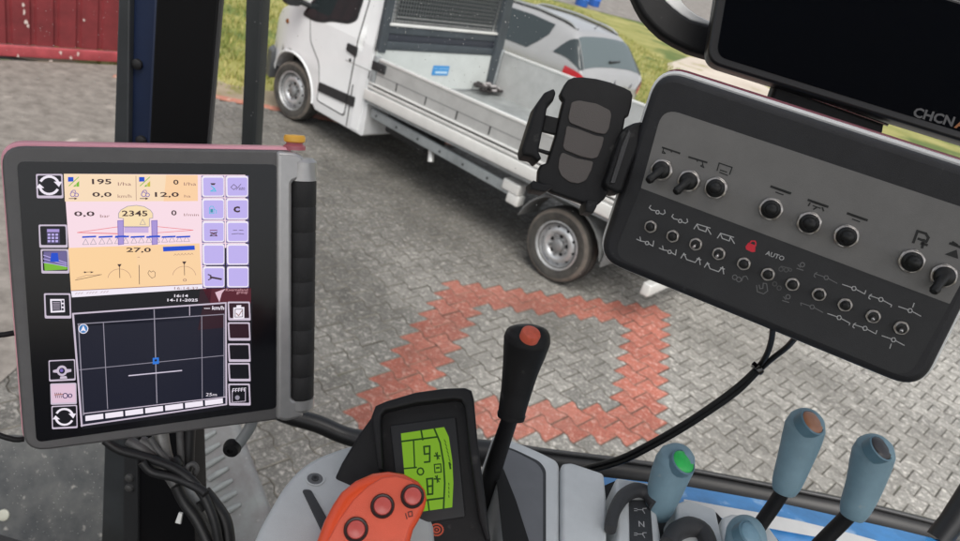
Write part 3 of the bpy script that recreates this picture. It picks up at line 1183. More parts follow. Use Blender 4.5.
# station: x, half width low, half width belt, belt z, half width roof, roof z, floor z
ST = [(0.00, 0.66, 0.66, 0.80, 0.56, 0.86, 0.42), (0.03, 0.79, 0.79, 0.93, 0.72, 0.99, 0.34), (0.10, 0.87, 0.86, 0.98, 0.76, 1.07, 0.28), (0.22, 0.885, 0.875, 0.99, 0.73, 1.23, 0.24),
      (0.42, 0.89, 0.88, 0.99, 0.67, 1.45, 0.22), (0.58, 0.89, 0.88, 0.985, 0.63, 1.54, 0.2), (0.9, 0.89, 0.88, 0.98, 0.61, 1.58, 0.2), (1.5, 0.89, 0.885, 0.965, 0.60, 1.60, 0.2), (2.2, 0.89, 0.885, 0.94, 0.60, 1.565, 0.2),
      (2.7, 0.89, 0.88, 0.93, 0.585, 1.48, 0.2), (3.05, 0.89, 0.87, 0.925, 0.60, 1.27, 0.2), (3.35, 0.89, 0.86, 0.91, 0.66, 1.04, 0.2), (3.7, 0.885, 0.84, 0.88, 0.62, 0.95, 0.22), (4.1, 0.86, 0.78, 0.80, 0.55, 0.86, 0.25), (4.3, 0.76, 0.68, 0.70, 0.5, 0.74, 0.3), (4.36, 0.6, 0.55, 0.6, 0.4, 0.62, 0.4)]


def cstat(x):
    for a, b in zip(ST, ST[1:]):
        if x <= b[0]:
            t = (x - a[0]) / (b[0] - a[0])
            return [p + (q - p) * t for p, q in zip(a, b)]
    return ST[-1]


def cpt(x, t, off=0.0):
    """t 0 sill .. 3 belt .. 5 roof edge .. 7 roof centre"""
    _, wl, wb, zb, wr, zr, zf = cstat(x)
    K = [(wl * 0.93, zf), (wl, zf + 0.12), (wl * 1.005, (zf + zb) / 2 + 0.06), (wb, zb), ((wb * 0.42 + wr * 0.58) + 0.03, zb + (zr - zb) * 0.55), (wr, zr - 0.045), (wr * 0.62, zr - 0.004), (0, zr + 0.012)]
    i = min(6, int(t))
    p0, p1, p2, p3 = K[max(0, i - 1)], K[i], K[i + 1], K[min(7, i + 2)]
    u = t - i
    f_ = lambda a, b, c, d: 0.5 * (2 * b + (c - a) * u + (2 * a - 5 * b + 4 * c - d) * u * u + (3 * b - a - 3 * c + d) * u ** 3)
    y, z = f_(*(q[0] for q in (p0, p1, p2, p3))), f_(*(q[1] for q in (p0, p1, p2, p3)))
    return V((x, max(0, y) if t >= 6.9 else y, z))


def patch(xs_, ts, sg, off, mt, mb):
    """a piece of the car's skin over stations xs_ and girth ts (both grids), off metres proud"""
    vs, fs = [], []
    nt_ = len(ts)
    for x in xs_:
        for t in ts:
            p = cpt(x, t)
            e = 0.02
            du = cpt(x + e, t) - cpt(x - e if x > e else x, t)
            dv = cpt(x, min(7, t + 0.05)) - cpt(x, max(0, t - 0.05))
            nn = du.cross(dv)
            nn = nn.normalized() if nn.length > 1e-9 else V((0, 0, 1))
            if nn.dot(V((0, p.y, p.z - 0.7))) < 0:
                nn = -nn
            p = p + nn * off
            vs.append((p.x, sg * p.y, p.z))
    for i in range(len(xs_) - 1):
        for j in range(nt_ - 1):
            f_ = (i * nt_ + j, (i + 1) * nt_ + j, (i + 1) * nt_ + j + 1, i * nt_ + j + 1)
            fs.append(f_ if sg > 0 else f_[::-1])
    mb.add(vs, fs, mt, True)


def rng(a, b, n):
    return [a + (b - a) * k / n for k in range(n + 1)]


m = MB()
gx = sorted(set([round(q, 3) for q in rng(0, 0.6, 16) + rng(0.6, 4.36, 34)]))
for sg in (1, -1):
    patch(gx, rng(0, 7, 35), sg, 0, silver, m)
# end caps
for x, fl in ((0.0, 1), (4.36, 0)):
    ring = [cpt(x, t) for t in rng(0, 7, 20)]
    pts = [(p.x, p.y, p.z) for p in ring] + [(p.x, -p.y, p.z) for p in reversed(ring)]
    m.add(pts, [list(range(len(pts))) if fl else list(reversed(range(len(pts))))], silver)
body = m.build('body', car)
bm_ = bmesh.new()
bm_.from_mesh(body.data)
bmesh.ops.remove_doubles(bm_, verts=bm_.verts, dist=0.001)
bmesh.ops.recalc_face_normals(bm_, faces=bm_.faces)
bm_.to_mesh(body.data)
bm_.free()
wg = mat('car_glass', (0.10, 0.125, 0.13), 0.06, spec=0.9)
wgd = mat('car_glass_dark', (0.03, 0.04, 0.042), 0.08, spec=0.8)
m = MB()
for sg in (1, -1):
    patch(rng(0.125, 0.47, 8), rng(5.0, 7, 10), sg, 0.006, wg, m)
m.build('rear_window', car)
for sg in (1, -1):
    m = MB()
    # wrap-round quarter glass: a triangle narrowing forwards
    QA, QB, QC, QD = (0.115, 3.55), (0.115, 4.93), (0.46, 4.93), (0.74, 3.45)
    vs, fs = [], []
    N_ = 8
    for i in range(N_ + 1):
        for j in range(N_ + 1):
            s_, r_ = i / N_, j / N_
            x = (QA[0] * (1 - s_) + QD[0] * s_) * (1 - r_) + (QB[0] * (1 - s_) + QC[0] * s_) * r_
            t = (QA[1] * (1 - s_) + QD[1] * s_) * (1 - r_) + (QB[1] * (1 - s_) + QC[1] * s_) * r_
            p = cpt(x, t)
            vs.append((p.x - 0.006, sg * (p.y + 0.009), p.z + 0.006))
    for i in range(N_):
        for j in range(N_):
            f_ = (i * 9 + j, i * 9 + 9 + j, i * 9 + 10 + j, i * 9 + j + 1)
            fs.append(f_ if sg > 0 else f_[::-1])
    m.add(vs, fs, wgd, True)
    m.build('quarter_window', car)
    m = MB()
    vs, fs = [], []
    N_ = 14
    for i in range(N_ + 1):
        u = i / N_
        x = 0.98 + 1.95 * u
        lo = 3.2 if u > 0.12 else 3.2 + 0.9 * (1 - u / 0.12)
        hi = 4.75 if u < 0.75 else 4.75 - 1.45 * (u - 0.75) / 0.25
        for t in rng(min(lo, hi - .03), hi, 5):
            p = cpt(x, t)
            vs.append((p.x, sg * (p.y + 0.008), p.z + 0.002))
    for i in range(N_):
        for j in range(5):
            f_ = (i * 6 + j, i * 6 + 6 + j, i * 6 + 7 + j, i * 6 + j + 1)
            fs.append(f_ if sg > 0 else f_[::-1])
    m.add(vs, fs, wgd, True)
    m.build('side_window', car)
    m = MB()
    patch(rng(0.008, 0.40, 16), rng(2.35, 3.12, 5), sg, 0.012, tail, m)
    m.build('tail_lamp', car)
    m = MB()
    rail = [cpt(x, 5.35) for x in rng(0.62, 2.5, 14)]
    m.tube([(p.x, sg * p.y, p.z + (0.045 if 0 < k < 14 else 0.012)) for k, p in enumerate(rail)], 0.016, mat('rail_silver', (0.55, 0.56, 0.57), 0.3, 0.6), 10)
    m.build('roof_rail', car)
    m = MB()
    m.tube([(p.x, sg * (p.y - 0.02), p.z + 0.004) for p in rail], 0.02, blackp, 8)
    m.build('rail_base', car)
    for wx in (0.82, 3.45):
        Mw = Matrix.Translation((wx, sg * 0.885, 0.33)) @ Matrix.Rotation(rad(-90 * sg), 4, 'X')
        m = MB()
        m.lathe([(0.2, -0.19), (0.29, -0.2), (0.322, -0.17), (0.325, -0.1), (0.32, -0.03), (0.29, -0.005), (0.22, 0.0), (0.21, -0.02)], rubber, 40, Mw, cap=False)
        m.lathe([(0.215, -0.02), (0.2, 0.0), (0.17, -0.01), (0.06, 0.005), (0, 0.005)], steel, 32, Mw, cap=False)
        m.build('wheel', car)
m = MB()
pw = [cpt(0.17, 6.95), cpt(0.175, 6.7), cpt(0.19, 6.3)]
m.tube([(p.x - 0.02, -p.y + 0.12, p.z + 0.02) for p in pw], [0.02, 0.014, 0.008], blackp, 8)
m.build('rear_wiper', car)
m = MB()
m.box(-0.012, -0.42, 0.79, 0.02, 0.42, 0.82, mat('rail_silver', (0, 0, 0)), 0.008)
m.build('tailgate_trim', car)
m = MB()
m.box(-0.015, -0.27, 0.64, 0.02, 0.27, 0.75, mat('plate_white', (0.7, 0.7, 0.68), 0.4), 0.004)
m.build('number_plate', car)
m = MB()
p = cpt(0.62, 7)
m.lathe([(0.02, 0), (0.014, 0.02), (0.005, 0.05), (0.003, 0.16), (0, 0.16)], blackp, 10, Matrix.Translation((0.72, 0, p.z - 0.01)) @ Matrix.Rotation(rad(-35), 4, 'Y'))
m.build('aerial', car)
# ------------------------------------------------------------------ cab interior materials
plast = mat('soft_black', (0.0085, 0.0085, 0.0095), 0.5, var=0.2, vscale=60, bump=0.25, bscale=1500, spec=0.28, speck=((0.045, 0.044, 0.042), 55, 0.66))
glossb = mat('gloss_black', (0.004, 0.004, 0.005), 0.08, spec=0.6)
gasket = mat('gasket_rubber', (0.012, 0.012, 0.013), 0.6)
conso = mat('console_grey', (0.53, 0.555, 0.56), 0.55, var=0.07, vscale=18, bump=0.35, bscale=1400, speck=((0.30, 0.30, 0.29), 70, 0.70))
consod = mat('console_dark', (0.035, 0.037, 0.04), 0.6, var=0.1, vscale=50, bump=0.3, bscale=1400)
chrome = mat('bright_nut', (0.62, 0.60, 0.57), 0.22, 1.0)
alum = mat('brushed_aluminium', (0.42, 0.42, 0.43), 0.35, 0.8, var=0.1, vscale=30)


def crop(f, x0, y0, s):
    return lambda x, y: f(x0 + x / s, y0 + y / s)


# ------------------------------------------------------------------ terminal with the lit screen
sM = 0.6219
TMN = frame((-0.5176, 0.0469, 1.1426), (0.8754, -0.0486, 0.481), None, (-0.4791, -0.22, 0.8497), sM)
term = thing('terminal_monitor', TMN, 'grey framed touch terminal with lit sprayer screen, black side grip and yellow knob', 'monitor')
f = uvf(TMN)
framem = mat('terminal_frame', (0.13, 0.126, 0.126), 0.4, 0.35, var=0.06, vscale=50, bump=0.25, bscale=1800)
pink = mat('terminal_back_red', (0.80, 0.36, 0.43), 0.35)
silv = mat('terminal_silver', (0.44, 0.43, 0.425), 0.36, 0.6, var=0.05, vscale=90)
o_px = [(1.5, 152), (16, 146.5), (291, 150.5), (289, 420), (24, 451)]
out2 = rpoly([f(*q) for q in [(0.5, 146), (292, 150.5), (290, 418.5), (24.5, 453)]], [0.018, 0.006, 0.004, 0.02], 6)
m = MB()
m.prism(out2, -0.012, 0.0, framem, 0.0025, 3, back=False)
m.build('front_frame', term)
cx_ = sum(p[0] for p in out2) / len(out2)
cy_ = sum(p[1] for p in out2) / len(out2)
big = [(cx_ + (p[0] - cx_) * 1.010, cy_ + (p[1] - cy_) * 1.008 + 0.0018) for p in out2]
m = MB()
m.prism(big, -0.040, -0.0055, pink, 0.003, 3, bevb=0.01)
m.build('back_cover', term)
# silver column carrying the grip, and the grip
g1, g2 = f(303, 156), f(300, 414)
gm_x = f(300, 280)[0]
m = MB()
m.prism(rpoly([f(*q) for q in [(276, 151), (296, 152), (304, 158), (304, 178), (291.5, 182), (291, 398), (303, 402), (303, 416), (284, 421), (276, 418)]], [0.004, 0.008, 0.004, 0.002, 0.003, 0.003, 0.002, 0.004, 0.006, 0.003], 4), -0.030, 0.004, silv, 0.004, 3, bevb=0.004)
m.build('grip_bracket', term)
m = MB()
a, b = f(304.5, 181), f(302.5, 399)
r_grip = 0.0146
prof_ = []
L_ = math.hypot(a[0] - b[0], a[1] - b[1])
nseg = 9
for k in range(nseg):
    z0, z1 = L_ * k / nseg, L_ * (k + 1) / nseg
    prof_ += [(r_grip * 0.955, z0), (r_grip, z0 + 0.0012), (r_grip, z1 - 0.0012), (r_grip * 0.955, z1)]
d = V((a[0] - b[0], a[1] - b[1], 0)).normalized()
Mgp = Matrix.Translation((b[0], b[1], -0.008)) @ d.to_track_quat('Z', 'Y').to_matrix().to_4x4()
m.lathe(prof_, mat('grip_rubber', (0.014, 0.0135, 0.014), 0.65, bump=0.4, bscale=900), 28, Mgp)
m.build('grip', term)
m = MB()
for z0, z1, e0, e1 in ((L_ + 0.0002, L_ + 0.0235, 0.0, 0.004), (-0.0165, -0.0002, 0.005, 0.0)):
    m = MB()
    m.lathe([(0.0, z0), (r_grip + 0.0003 - e0, z0), (r_grip + 0.0003, z0 + e0), (r_grip + 0.0003, z1 - e1), (r_grip + 0.0003 - e1, z1), (0.0, z1)], silv, 32, Mgp)
    m.build('grip_ferrule', term)
m = MB()
k_ = f(297.5, 152)
Mk = Matrix.Translation((k_[0], k_[1] - 0.002, -0.012)) @ Matrix.Rotation(rad(-90), 4, 'X') @ Matrix.Rotation(rad(180), 4, 'X')
Mk = Matrix.Translation((k_[0], k_[1] + 0.0015, -0.012)) @ Matrix.Rotation(rad(-90), 4, 'X')
m.lathe([(0.0115, 0), (0.0115, 0.004), (0.0085, 0.006), (0.0082, 0.0075)], mat('knob_pink', (0.42, 0.12, 0.15), 0.35), 28, Mk)
m.build('knob_base', term)
m = MB()
m.lathe([(0.0082, 0.0072), (0.0108, 0.0085), (0.0112, 0.0125), (0.0100, 0.0150), (0.0, 0.0156)], mat('knob_yellow', (0.80, 0.42, 0.05), 0.4), 28, Mk)
m.build('knob', term)
# black glass and what is lit behind it
m = MB()
m.prism(rpoly([f(*q) for q in [(17, 161.5), (277, 164.5), (276.5, 408), (36.5, 442)]], 0.006, 5), 0.0001, 0.0008, mat('screen_glass', (0.006, 0.006, 0.008), 0.16, spec=0.4), 0)
scr_bezel = m.build('screen_glass', term)
Z1 = 0.0011
STP = 0.00025
f1 = uvf(TMN, Z1)
m = MB()
cream, peach, pinkw = glow('screen_cream', (250, 222, 188)), glow('screen_peach', (252, 212, 164)), glow('screen_pink', (250, 222, 232))
lilac, lilacs, lwhite = glow('key_lilac', (192, 178, 240)), glow('key_lilac_shade', (120, 108, 160)), glow('screen_white', (244, 236, 248))
inkm, ink2 = glow('screen_ink', (62, 42, 44)), glow('screen_ink_soft', (150, 110, 105))
navy, blue1, redl = glow('screen_navy', (22, 24, 40)), glow('screen_blue', (20, 75, 205)), glow('screen_red_line', (235, 110, 115))
nearb = glow('screen_near_black', (14, 14, 20))
maro, maro2 = glow('screen_maroon', (84, 24, 38)), glow('screen_maroon_dark', (45, 20, 32))
purp, purp2, green1, cyan1 = glow('screen_purple', (170, 150, 215)), glow('screen_violet', (120, 100, 180)), glow('screen_green', (120, 185, 50)), glow('screen_cyan', (80, 190, 225))
grline, grwin, yell = glow('screen_grid', (150, 145, 160)), glow('screen_rim', (205, 192, 210)), glow('screen_yellow', (200, 190, 60))
q5 = crop(f1, 60, 165, 7.727)
q6 = crop(f1, 130, 165, 6.762)
q7 = crop(f1, 60, 220, 6.013)
q8 = crop(f1, 20, 290, 3.4917)
q9 = crop(f1, 30, 165, 3.381)
qa = crop(f1, 40, 330, 4.914)
qb = crop(f1, 190, 230, 6.014)


def quad(pts, lv, mt, cf):
    m.poly([cf(*p) for p in pts], Z1 + STP * lv, mt)


def stroke(pts, w, lv, mt, cf, closed=False):
    P = [cf(*p) for p in pts]
    sc = (V(cf(100, 0)) - V(cf(0, 0))).length / 100
    m.line(P, w * sc, Z1 + STP * lv, mt, closed)


def word(txt, x0, yb, x1, yt, lv, mt, cf, bold=0.0):
    a, b, c = cf(x0, yb), cf(x1, yb), cf(x0, yt)
    w_ = math.hypot(b[0] - a[0], b[1] - a[1])
    h_ = math.hypot(c[0] - a[0], c[1] - a[1])
    m.text(txt, a[0], a[1], w_, h_, Z1 + STP * lv, mt, ang=math.atan2(b[1] - a[1], b[0] - a[0]), bold=bold)


# upper work screen
quad([(29, 68), (1432, 76), (1432, 640), (1128, 640), (1128, 1000), (94, 1005)], 0, pinkw, q5)
quad([(29, 68), (1063, 78), (1065, 278), (38, 282)], 1, cream, q5)
quad([(760 + 60, 76), (1063, 78), (1065, 278), (800, 280)], 2, glow('screen_peach_light', (252, 210, 165)), q5)
quad([(50, 168), (838, 140), (853, 386), (66, 428)], 1, glow('screen_peach_low', (253, 212, 160)), q7)
quad([(450, 155), (838, 140), (853, 386), (480, 405)], 2, peach, q7)
quad([(66, 424), (853, 384), (856, 412), (72, 464)], 3, lwhite, q7)
stroke([(66, 424), (853, 384)], 5, 4, ink2, q7)
for (tx, x0, yb, x1, yt, mt, cf, bo) in (('195', 248, 148, 398, 106, inkm, q5, .02), ('0,0', 250, 250, 400, 208, inkm, q5, .02), ('l/ha', 448, 158, 550, 132, ink2, q5, 0), ('km/h', 446, 252, 552, 226, ink2, q5, 0),
                                         ('0', 292, 132, 328, 98, inkm, q6, .02), ('12,0', 168, 220, 330, 182, inkm, q6, .02), ('l/ha', 364, 138, 446, 116, ink2, q6, 0), ('ha', 366, 218, 408, 200, ink2, q6, 0),
                                         ('0,0', 110, 400, 268, 356, inkm, q5, .02), ('bar', 310, 404, 384, 380, ink2, q5, 0), ('2345', 478, 394, 676, 350, inkm, q5, .02), ('0', 278, 340, 314, 304, inkm, q6, .02), ('l/min', 364, 344, 464, 326, ink2, q6, 0),
                                         ('27,0', 398, 196, 546, 164, inkm, q7, .02), ('0', 738, 368, 760, 350, ink2, q7, 0), ('16:14:32', 686, 416, 830, 400, ink2, q7, 0)):
    word(tx, x0, yb, x1, yt, 6, mt, cf, bo)
stroke([(586, 84), (588, 270)], 4, 5, ink2, q5)
for dx_ in (0, 548):
    cf = (lambda d_: (lambda x, y: q5(x + d_, y)))(dx_)
    quad([(62, 92), (104, 92), (104, 126), (62, 128)], 5, blue1, cf)
    stroke([(70, 160), (144, 92)], 6, 6, green1, cf)
    quad([(100, 166), (122, 146), (122, 166)], 5, green1, cf)
    quad([(126, 166), (126, 142), (148, 122), (148, 166)], 5, yell if dx_ else green1, cf)
    for cx1, cy1, r1 in ((98, 226, 18), (128, 230, 14)):
        stroke([(cx1 + r1 * math.cos(a), cy1 + r1 * math.sin(a)) for a in [k * .6 for k in range(11)]], 6, 5, purp2, cf, True)
    stroke([(86, 206), (100, 194), (116, 194), (122, 212)], 6, 5, purp2, cf)
    stroke([(70, 258), (124, 258)], 6, 5, inkm, cf)
    quad([(112, 248), (134, 258), (112, 268)], 6, inkm, cf)
# sprayer from behind
tank = [(452, 408), (452, 372), (470, 346), (520, 318), (590, 310), (650, 320), (698, 348), (716, 374), (716, 408), (690, 412), (690, 474), (490, 474), (490, 412)]
quad(tank, 4, glow('screen_tank', (250, 225, 180)), q5)
stroke(tank, 5, 5, grline, q5, True)
quad([(386, 42), (532, 42), (532, 76), (386, 76)], 4, glow('screen_axle', (205, 180, 225)), q7)
stroke([(386, 42), (532, 42)], 3, 5, purp2, q7)
stroke([(345, 40), (104, 74), (345, 80)], 4, 5, redl, q7)
stroke([(580, 38), (800, 60), (580, 76)], 4, 5, redl, q7)
stroke([(104, 74), (345, 82)], 4, 6, redl, q7)
for x0 in (133, 232, 330, 424, 518, 610, 698):
    quad([(x0, 96), (x0 + 84, 92), (x0 + 84, 102), (x0, 106)], 7, blue1, q7)
for x0 in (154, 200, 252, 298, 346, 394, 444, 488, 534, 582, 628, 672, 716, 760):
    yy = 146 - (x0 - 154) * 0.03
    stroke([(x0 - 18, yy), (x0 + 18, yy - 1), (x0, yy - 34)], 3, 6, grline, q7, True)
for x0 in (346, 549):
    quad([(x0, 2), (x0 + 34, 0), (x0 + 36, 142), (x0 + 4, 146)], 8, purp, q7)
    stroke([(x0, 2), (x0 + 34, 0), (x0 + 36, 142), (x0 + 4, 146)], 4, 9, purp2, q7, True)
    quad([(x0 - 14, 92), (x0 + 48, 90), (x0 + 48, 100), (x0 - 14, 102)], 10, blue1, q7)
stroke([(616, 458), (660, 458), (638, 416)], 4, 6, grline, q5, True)
quad([(618, 160), (808, 152), (810, 178), (620, 188)], 5, blue1, q7)
for k in range(6):
    x0 = 684 + 20 * k
    stroke([(x0, 212 - k), (x0 + 8, 202 - k), (x0 + 16, 211 - k)], 2.5, 5, ink2, q7)
stroke([(466, 222), (478, 222)], 3, 5, ink2, q7)
stroke([(92, 360), (160, 346), (250, 326)], 3.5, 5, inkm, q7)
stroke([(100, 350), (160, 330), (200, 330), (240, 326)], 2.5, 5, ink2, q7)
stroke([(140, 312), (200, 310)], 3, 5, inkm, q7)
for cx1 in (154, 192):
    quad([(cx1 - 8, 306), (cx1 + 8, 312), (cx1 - 8, 318)], 6, inkm, q7)
for cx1, cy1 in ((357, 300), (746, 284)):
    stroke([(cx1 + 70 * math.cos(a), cy1 + 55 - 62 * math.sin(a)) for a in [0.15 + k * 0.19 for k in range(16)]], 2.5, 4, ink2, q7)
    stroke([(cx1, cy1 - 26), (cx1 + 2, cy1 + 46)], 4, 5, inkm, q7)
    quad([(cx1 - 13, cy1 - 36), (cx1 + 13, cy1 - 37), (cx1, cy1 - 16)], 6, inkm, q7)
stroke([(475, 270), (477, 384)], 4, 5, inkm, q7)
stroke([(528, 318), (536, 302), (548, 312), (560, 304), (572, 314), (570, 340), (552, 348), (536, 332)], 3, 5, inkm, q7, True)
for k in range(12):
    if k not in (3, 8):
        stroke([(92 + 17 * k, 444 - k), (103 + 17 * k, 436 - k)], 3, 5, ink2, q7)
# soft keys right
for r_ in range(5):
    for c_ in range(2):
        x0 = 482 + 163 * c_
        y0 = 72 + 153 * r_
        xo = 2 * r_
        quad([(x0 + xo, y0), (x0 + 156 + xo * .4, y0), (x0 + 156 + xo * .4, y0 + 146), (x0 + xo, y0 + 148)], 1, lilacs, q6)
        P_ = rpoly([q6(x0 + xo + 2, y0 + 1), q6(x0 + 153 + xo * .4, y0 + 1), q6(x0 + 153 + xo * .4, y0 + 142), q6(x0 + xo + 4, y0 + 143)], 0.0026, 4)
        m.poly(P_, Z1 + STP * 2, lwhite)
        P_ = rpoly([q6(x0 + xo + 12, y0 + 13), q6(x0 + 148 + xo * .4, y0 + 13), q6(x0 + 148 + xo * .4, y0 + 134), q6(x0 + xo + 14, y0 + 135)], 0.002, 4)
        m.poly(P_, Z1 + STP * 3, lilac)
quad([(542, 122), (578, 122), (570, 134), (550, 134)], 5, inkm, q6)
stroke([(548, 140), (572, 160), (544, 176), (580, 176), (560, 150)], 7, 5, cyan1, q6)
stroke([(680, 150), (700, 130), (722, 148), (700, 166)], 4, 5, inkm, q6, True)
stroke([(716, 166), (748, 128)], 4, 5, inkm, q6)
word('auto', 734, 168, 776, 148, 5, inkm, q6)
stroke([(536, 290), (544, 278), (560, 278), (566, 290), (566, 326), (536, 326)], 5, 5, cyan1, q6, True)
stroke([(566, 298), (582, 306), (582, 326)], 5, 5, cyan1, q6)
quad([(542, 296), (560, 296), (560, 320), (542, 320)], 5, glow('icon_teal', (60, 150, 170)), q6)
word('C', 698, 320, 742, 278, 5, inkm, q6, .07)
stroke([(540, 440), (588, 440)], 6, 5, glow('icon_red', (120, 30, 60)), q6)
stroke([(540, 452), (588, 478)], 6, 5, glow('icon_red', (0, 0, 0)), q6)
stroke([(588, 452), (540, 478)], 6, 5, inkm, q6)
stroke([(546, 456), (546, 478), (582, 478), (582, 456)], 5, 6, inkm, q6, True)
stroke([(686, 466), (728, 462), (768, 466)], 4, 5, inkm, q6)
stroke([(696, 440), (722, 440)], 4, 5, inkm, q6)
stroke([(736, 440), (764, 440)], 4, 5, inkm, q6)
stroke([(122, 282), (186, 294)], 12, 5, inkm, qb)
stroke([(108, 266), (124, 272), (126, 290), (110, 298)], 7, 5, inkm, qb)
# middle dark band with date and maker's wordmark
quad([(72, 464 - 2), (860, 412), (870, 600), (74, 640)], 1, nearb, q7)
qc = lambda x, y: qb(x, y)
quad([(76, 352), (366, 350), (366, 440), (120, 440)], 2, maro, qb)
quad([(60, 352), (130, 352), (120, 440), (50, 440)], 2, maro2, qb)
quad([(150, 374), (212, 352), (190, 380), (176, 432)], 4, glow('logo_pale', (226, 190, 205)), qb)
word('Kverneland', 214, 366, 346, 350, 4, glow('logo_text', (215, 160, 170)), qb)
word('group', 278, 386, 346, 370, 4, glow('logo_text', (0, 0, 0)), qb)
word('16:14', 538, 24, 586, 14, 5, lwhite, q8, .02)
word('14-11-2025', 514, 39, 620, 29, 5, lwhite, q8, .02)
# map window
quad([(176, 74), (812, 36), (806, 404), (216, 486)], 0, nearb, q8)
quad([(185, 82), (718, 44), (718, 398), (216, 474)], 1, navy, q8)
quad([(640, 50), (718, 44), (716, 130), (620, 140)], 2, maro2, q8)
stroke([(216, 474), (185, 82), (718, 44), (720, 398), (214, 472)], 7, 4, grwin, q8)
stroke([(202, 118), (712, 84)], 4, 3, grline, q8)
stroke([(204, 118), (222, 436)], 4, 3, grline, q8)
stroke([(712, 84), (712, 372)], 4, 3, grline, q8)
stroke([(222, 430), (716, 372)], 4, 4, grwin, q8)
stroke([(592, 56), (592, 88)], 3, 3, grwin, q8)
stroke([(468, 68), (478, 394)], 4, 3, grline, q8)
stroke([(291, 112), (306, 414)], 3, 3, grline, q8)
stroke([(634, 90), (636, 376)], 3, 3, grline, q8)
stroke([(208, 278), (710, 228)], 3, 3, grline, q8)
stroke([(380, 298), (564, 280)], 5, 4, glow('screen_swath', (215, 205, 225)), q8)
quad([(463, 236), (484, 234), (485, 256), (463, 258)], 5, glow('tractor_blue', (45, 120, 220)), q8)
quad([(469, 241), (478, 240), (478, 247), (469, 248)], 6, navy, q8)
m.poly([q8(221 + 17 * math.cos(k * .4), 134 + 17 * math.sin(k * .4)) for k in range(16)], Z1 + STP * 4, glow('compass_blue', (70, 130, 190)))
stroke([(221 + 16 * math.cos(k * .4), 134 + 16 * math.sin(k * .4)) for k in range(16)], 3, 5, lwhite, q8, True)
quad([(221, 122), (231, 144), (221, 139), (211, 144)], 6, lwhite, q8)
word('25m', 648, 369, 686, 358, 5, lwhite, q8)
word('--- km/h', 642, 68, 712, 54, 5, lwhite, q8, .02)
for k in range(7):
    x0 = 228 + 69.5 * k
    y0 = 438 - 9.0 * k
    quad([(x0, y0), (x0 + 62, y0 - 8), (x0 + 63, y0 + 10), (x0 + 1, y0 + 18)], 5, lwhite, q8)
# left and right task keys


def tkey(x0, y0, x1, y1, cf, fill=nearb, sh=0):
    m.poly(rpoly([cf(x0, y0), cf(x1, y0 - sh), cf(x1 + 3, y1 - sh), cf(x0 + 3, y1)], 0.0012, 3), Z1 + STP * 3, grwin)
    m.poly(rpoly([cf(x0 + 5, y0 + 5), cf(x1 - 5, y0 + 5 - sh), cf(x1 - 2, y1 - 9 - sh), cf(x0 + 8, y1 - 9)], 0.0012, 3), Z1 + STP * 4, fill)


def arrows(cx1, cy1, r1, cf):
    for s0 in (0.35, 0.35 + math.pi):
        stroke([(cx1 + r1 * math.cos(s0 + k * .25), cy1 - r1 * 0.92 * math.sin(s0 + k * .25)) for k in range(10)], r1 * 0.28, 6, lwhite, cf)
        a = s0 + 0.02
        c1 = (cx1 + r1 * math.cos(a), cy1 - r1 * .92 * math.sin(a))
        quad([(c1[0] - r1 * .45, c1[1] - 1 * r1 * .05), (c1[0] + r1 * .42, c1[1] - r1 * .05), (c1[0] + (r1 * .1 if s0 < 1 else -r1 * .1), c1[1] + (r1 * .5 if s0 < 1 else -r1 * .5))], 6, lwhite, cf)


tkey(20, 30, 110, 112, q9)
arrows(65, 68, 32, q9)
tkey(29, 201, 125, 279, q9)
quad([(56, 214), (100, 214), (102, 264), (58, 266)], 5, glow('calc_body', (70, 62, 92)), q9)
quad([(58, 216), (99, 216), (99, 226), (58, 226)], 6, purp, q9)
for k in range(9):
    quad([(60 + 13 * (k % 3), 231 + 11 * (k // 3)), (69 + 13 * (k % 3), 231 + 11 * (k // 3)), (69 + 13 * (k % 3), 238 + 11 * (k // 3)), (60 + 13 * (k % 3), 238 + 11 * (k // 3))], 6, lilac, q9)
tkey(36, 284, 130, 366, q9)
quad([(46, 292), (124, 290), (126, 352), (50, 356)], 5, glow('field_violet', (110, 100, 150)), q9)
quad([(48, 330), (78, 334), (126, 344), (126, 352), (50, 356)], 6, green1, q9)
quad([(72, 296), (94, 296), (98, 326), (68, 326)], 7, blue1, q9)
for k in range(3):
    stroke([(46, 304 + 12 * k), (124, 330 + 6 * k)], 3, 6, lilac, q9)
tkey(47, 433, 137, 518, q9)
quad([(68, 452), (116, 452), (118, 496), (70, 498)], 5, lwhite, q9)
quad([(74, 458), (104, 458), (106, 490), (76, 492)], 6, navy, q9)
for k in range(4):
    stroke([(78, 464 + 7 * k), (100, 464 + 7 * k)], 3, 7, grwin, q9)
for k in range(3):
    quad([(107, 456 + 13 * k), (114, 456 + 13 * k), (114, 464 + 13 * k), (107, 464 + 13 * k)], 7, navy, q9)
tkey(42, 148, 172, 252, qa, sh=6)
m.poly([qa(108 + 26 * math.cos(k * .4), 198 + 26 * math.sin(k * .4)) for k in range(16)], Z1 + STP * 5, grwin)
m.poly([qa(108 + 15 * math.cos(k * .4), 198 + 15 * math.sin(k * .4)) for k in range(16)], Z1 + STP * 6, navy)
m.poly([qa(106 + 8 * math.cos(k * .4), 196 + 8 * math.sin(k * .4)) for k in range(16)], Z1 + STP * 7, purp2)
quad([(64, 196), (84, 190), (84, 208), (64, 206)], 5, grwin, qa)
quad([(132, 190), (154, 190), (154, 202), (132, 208)], 5, grwin, qa)
quad([(100, 226), (130, 224), (134, 236), (98, 238)], 5, grwin, qa)
tkey(50, 262, 178, 366, qa, glow('screen_pale_pink', (226, 196, 216)), sh=4)
for k in range(4):
    stroke([(74 + 9 * k, 306), (78 + 9 * k, 330)], 3, 6, inkm, qa)
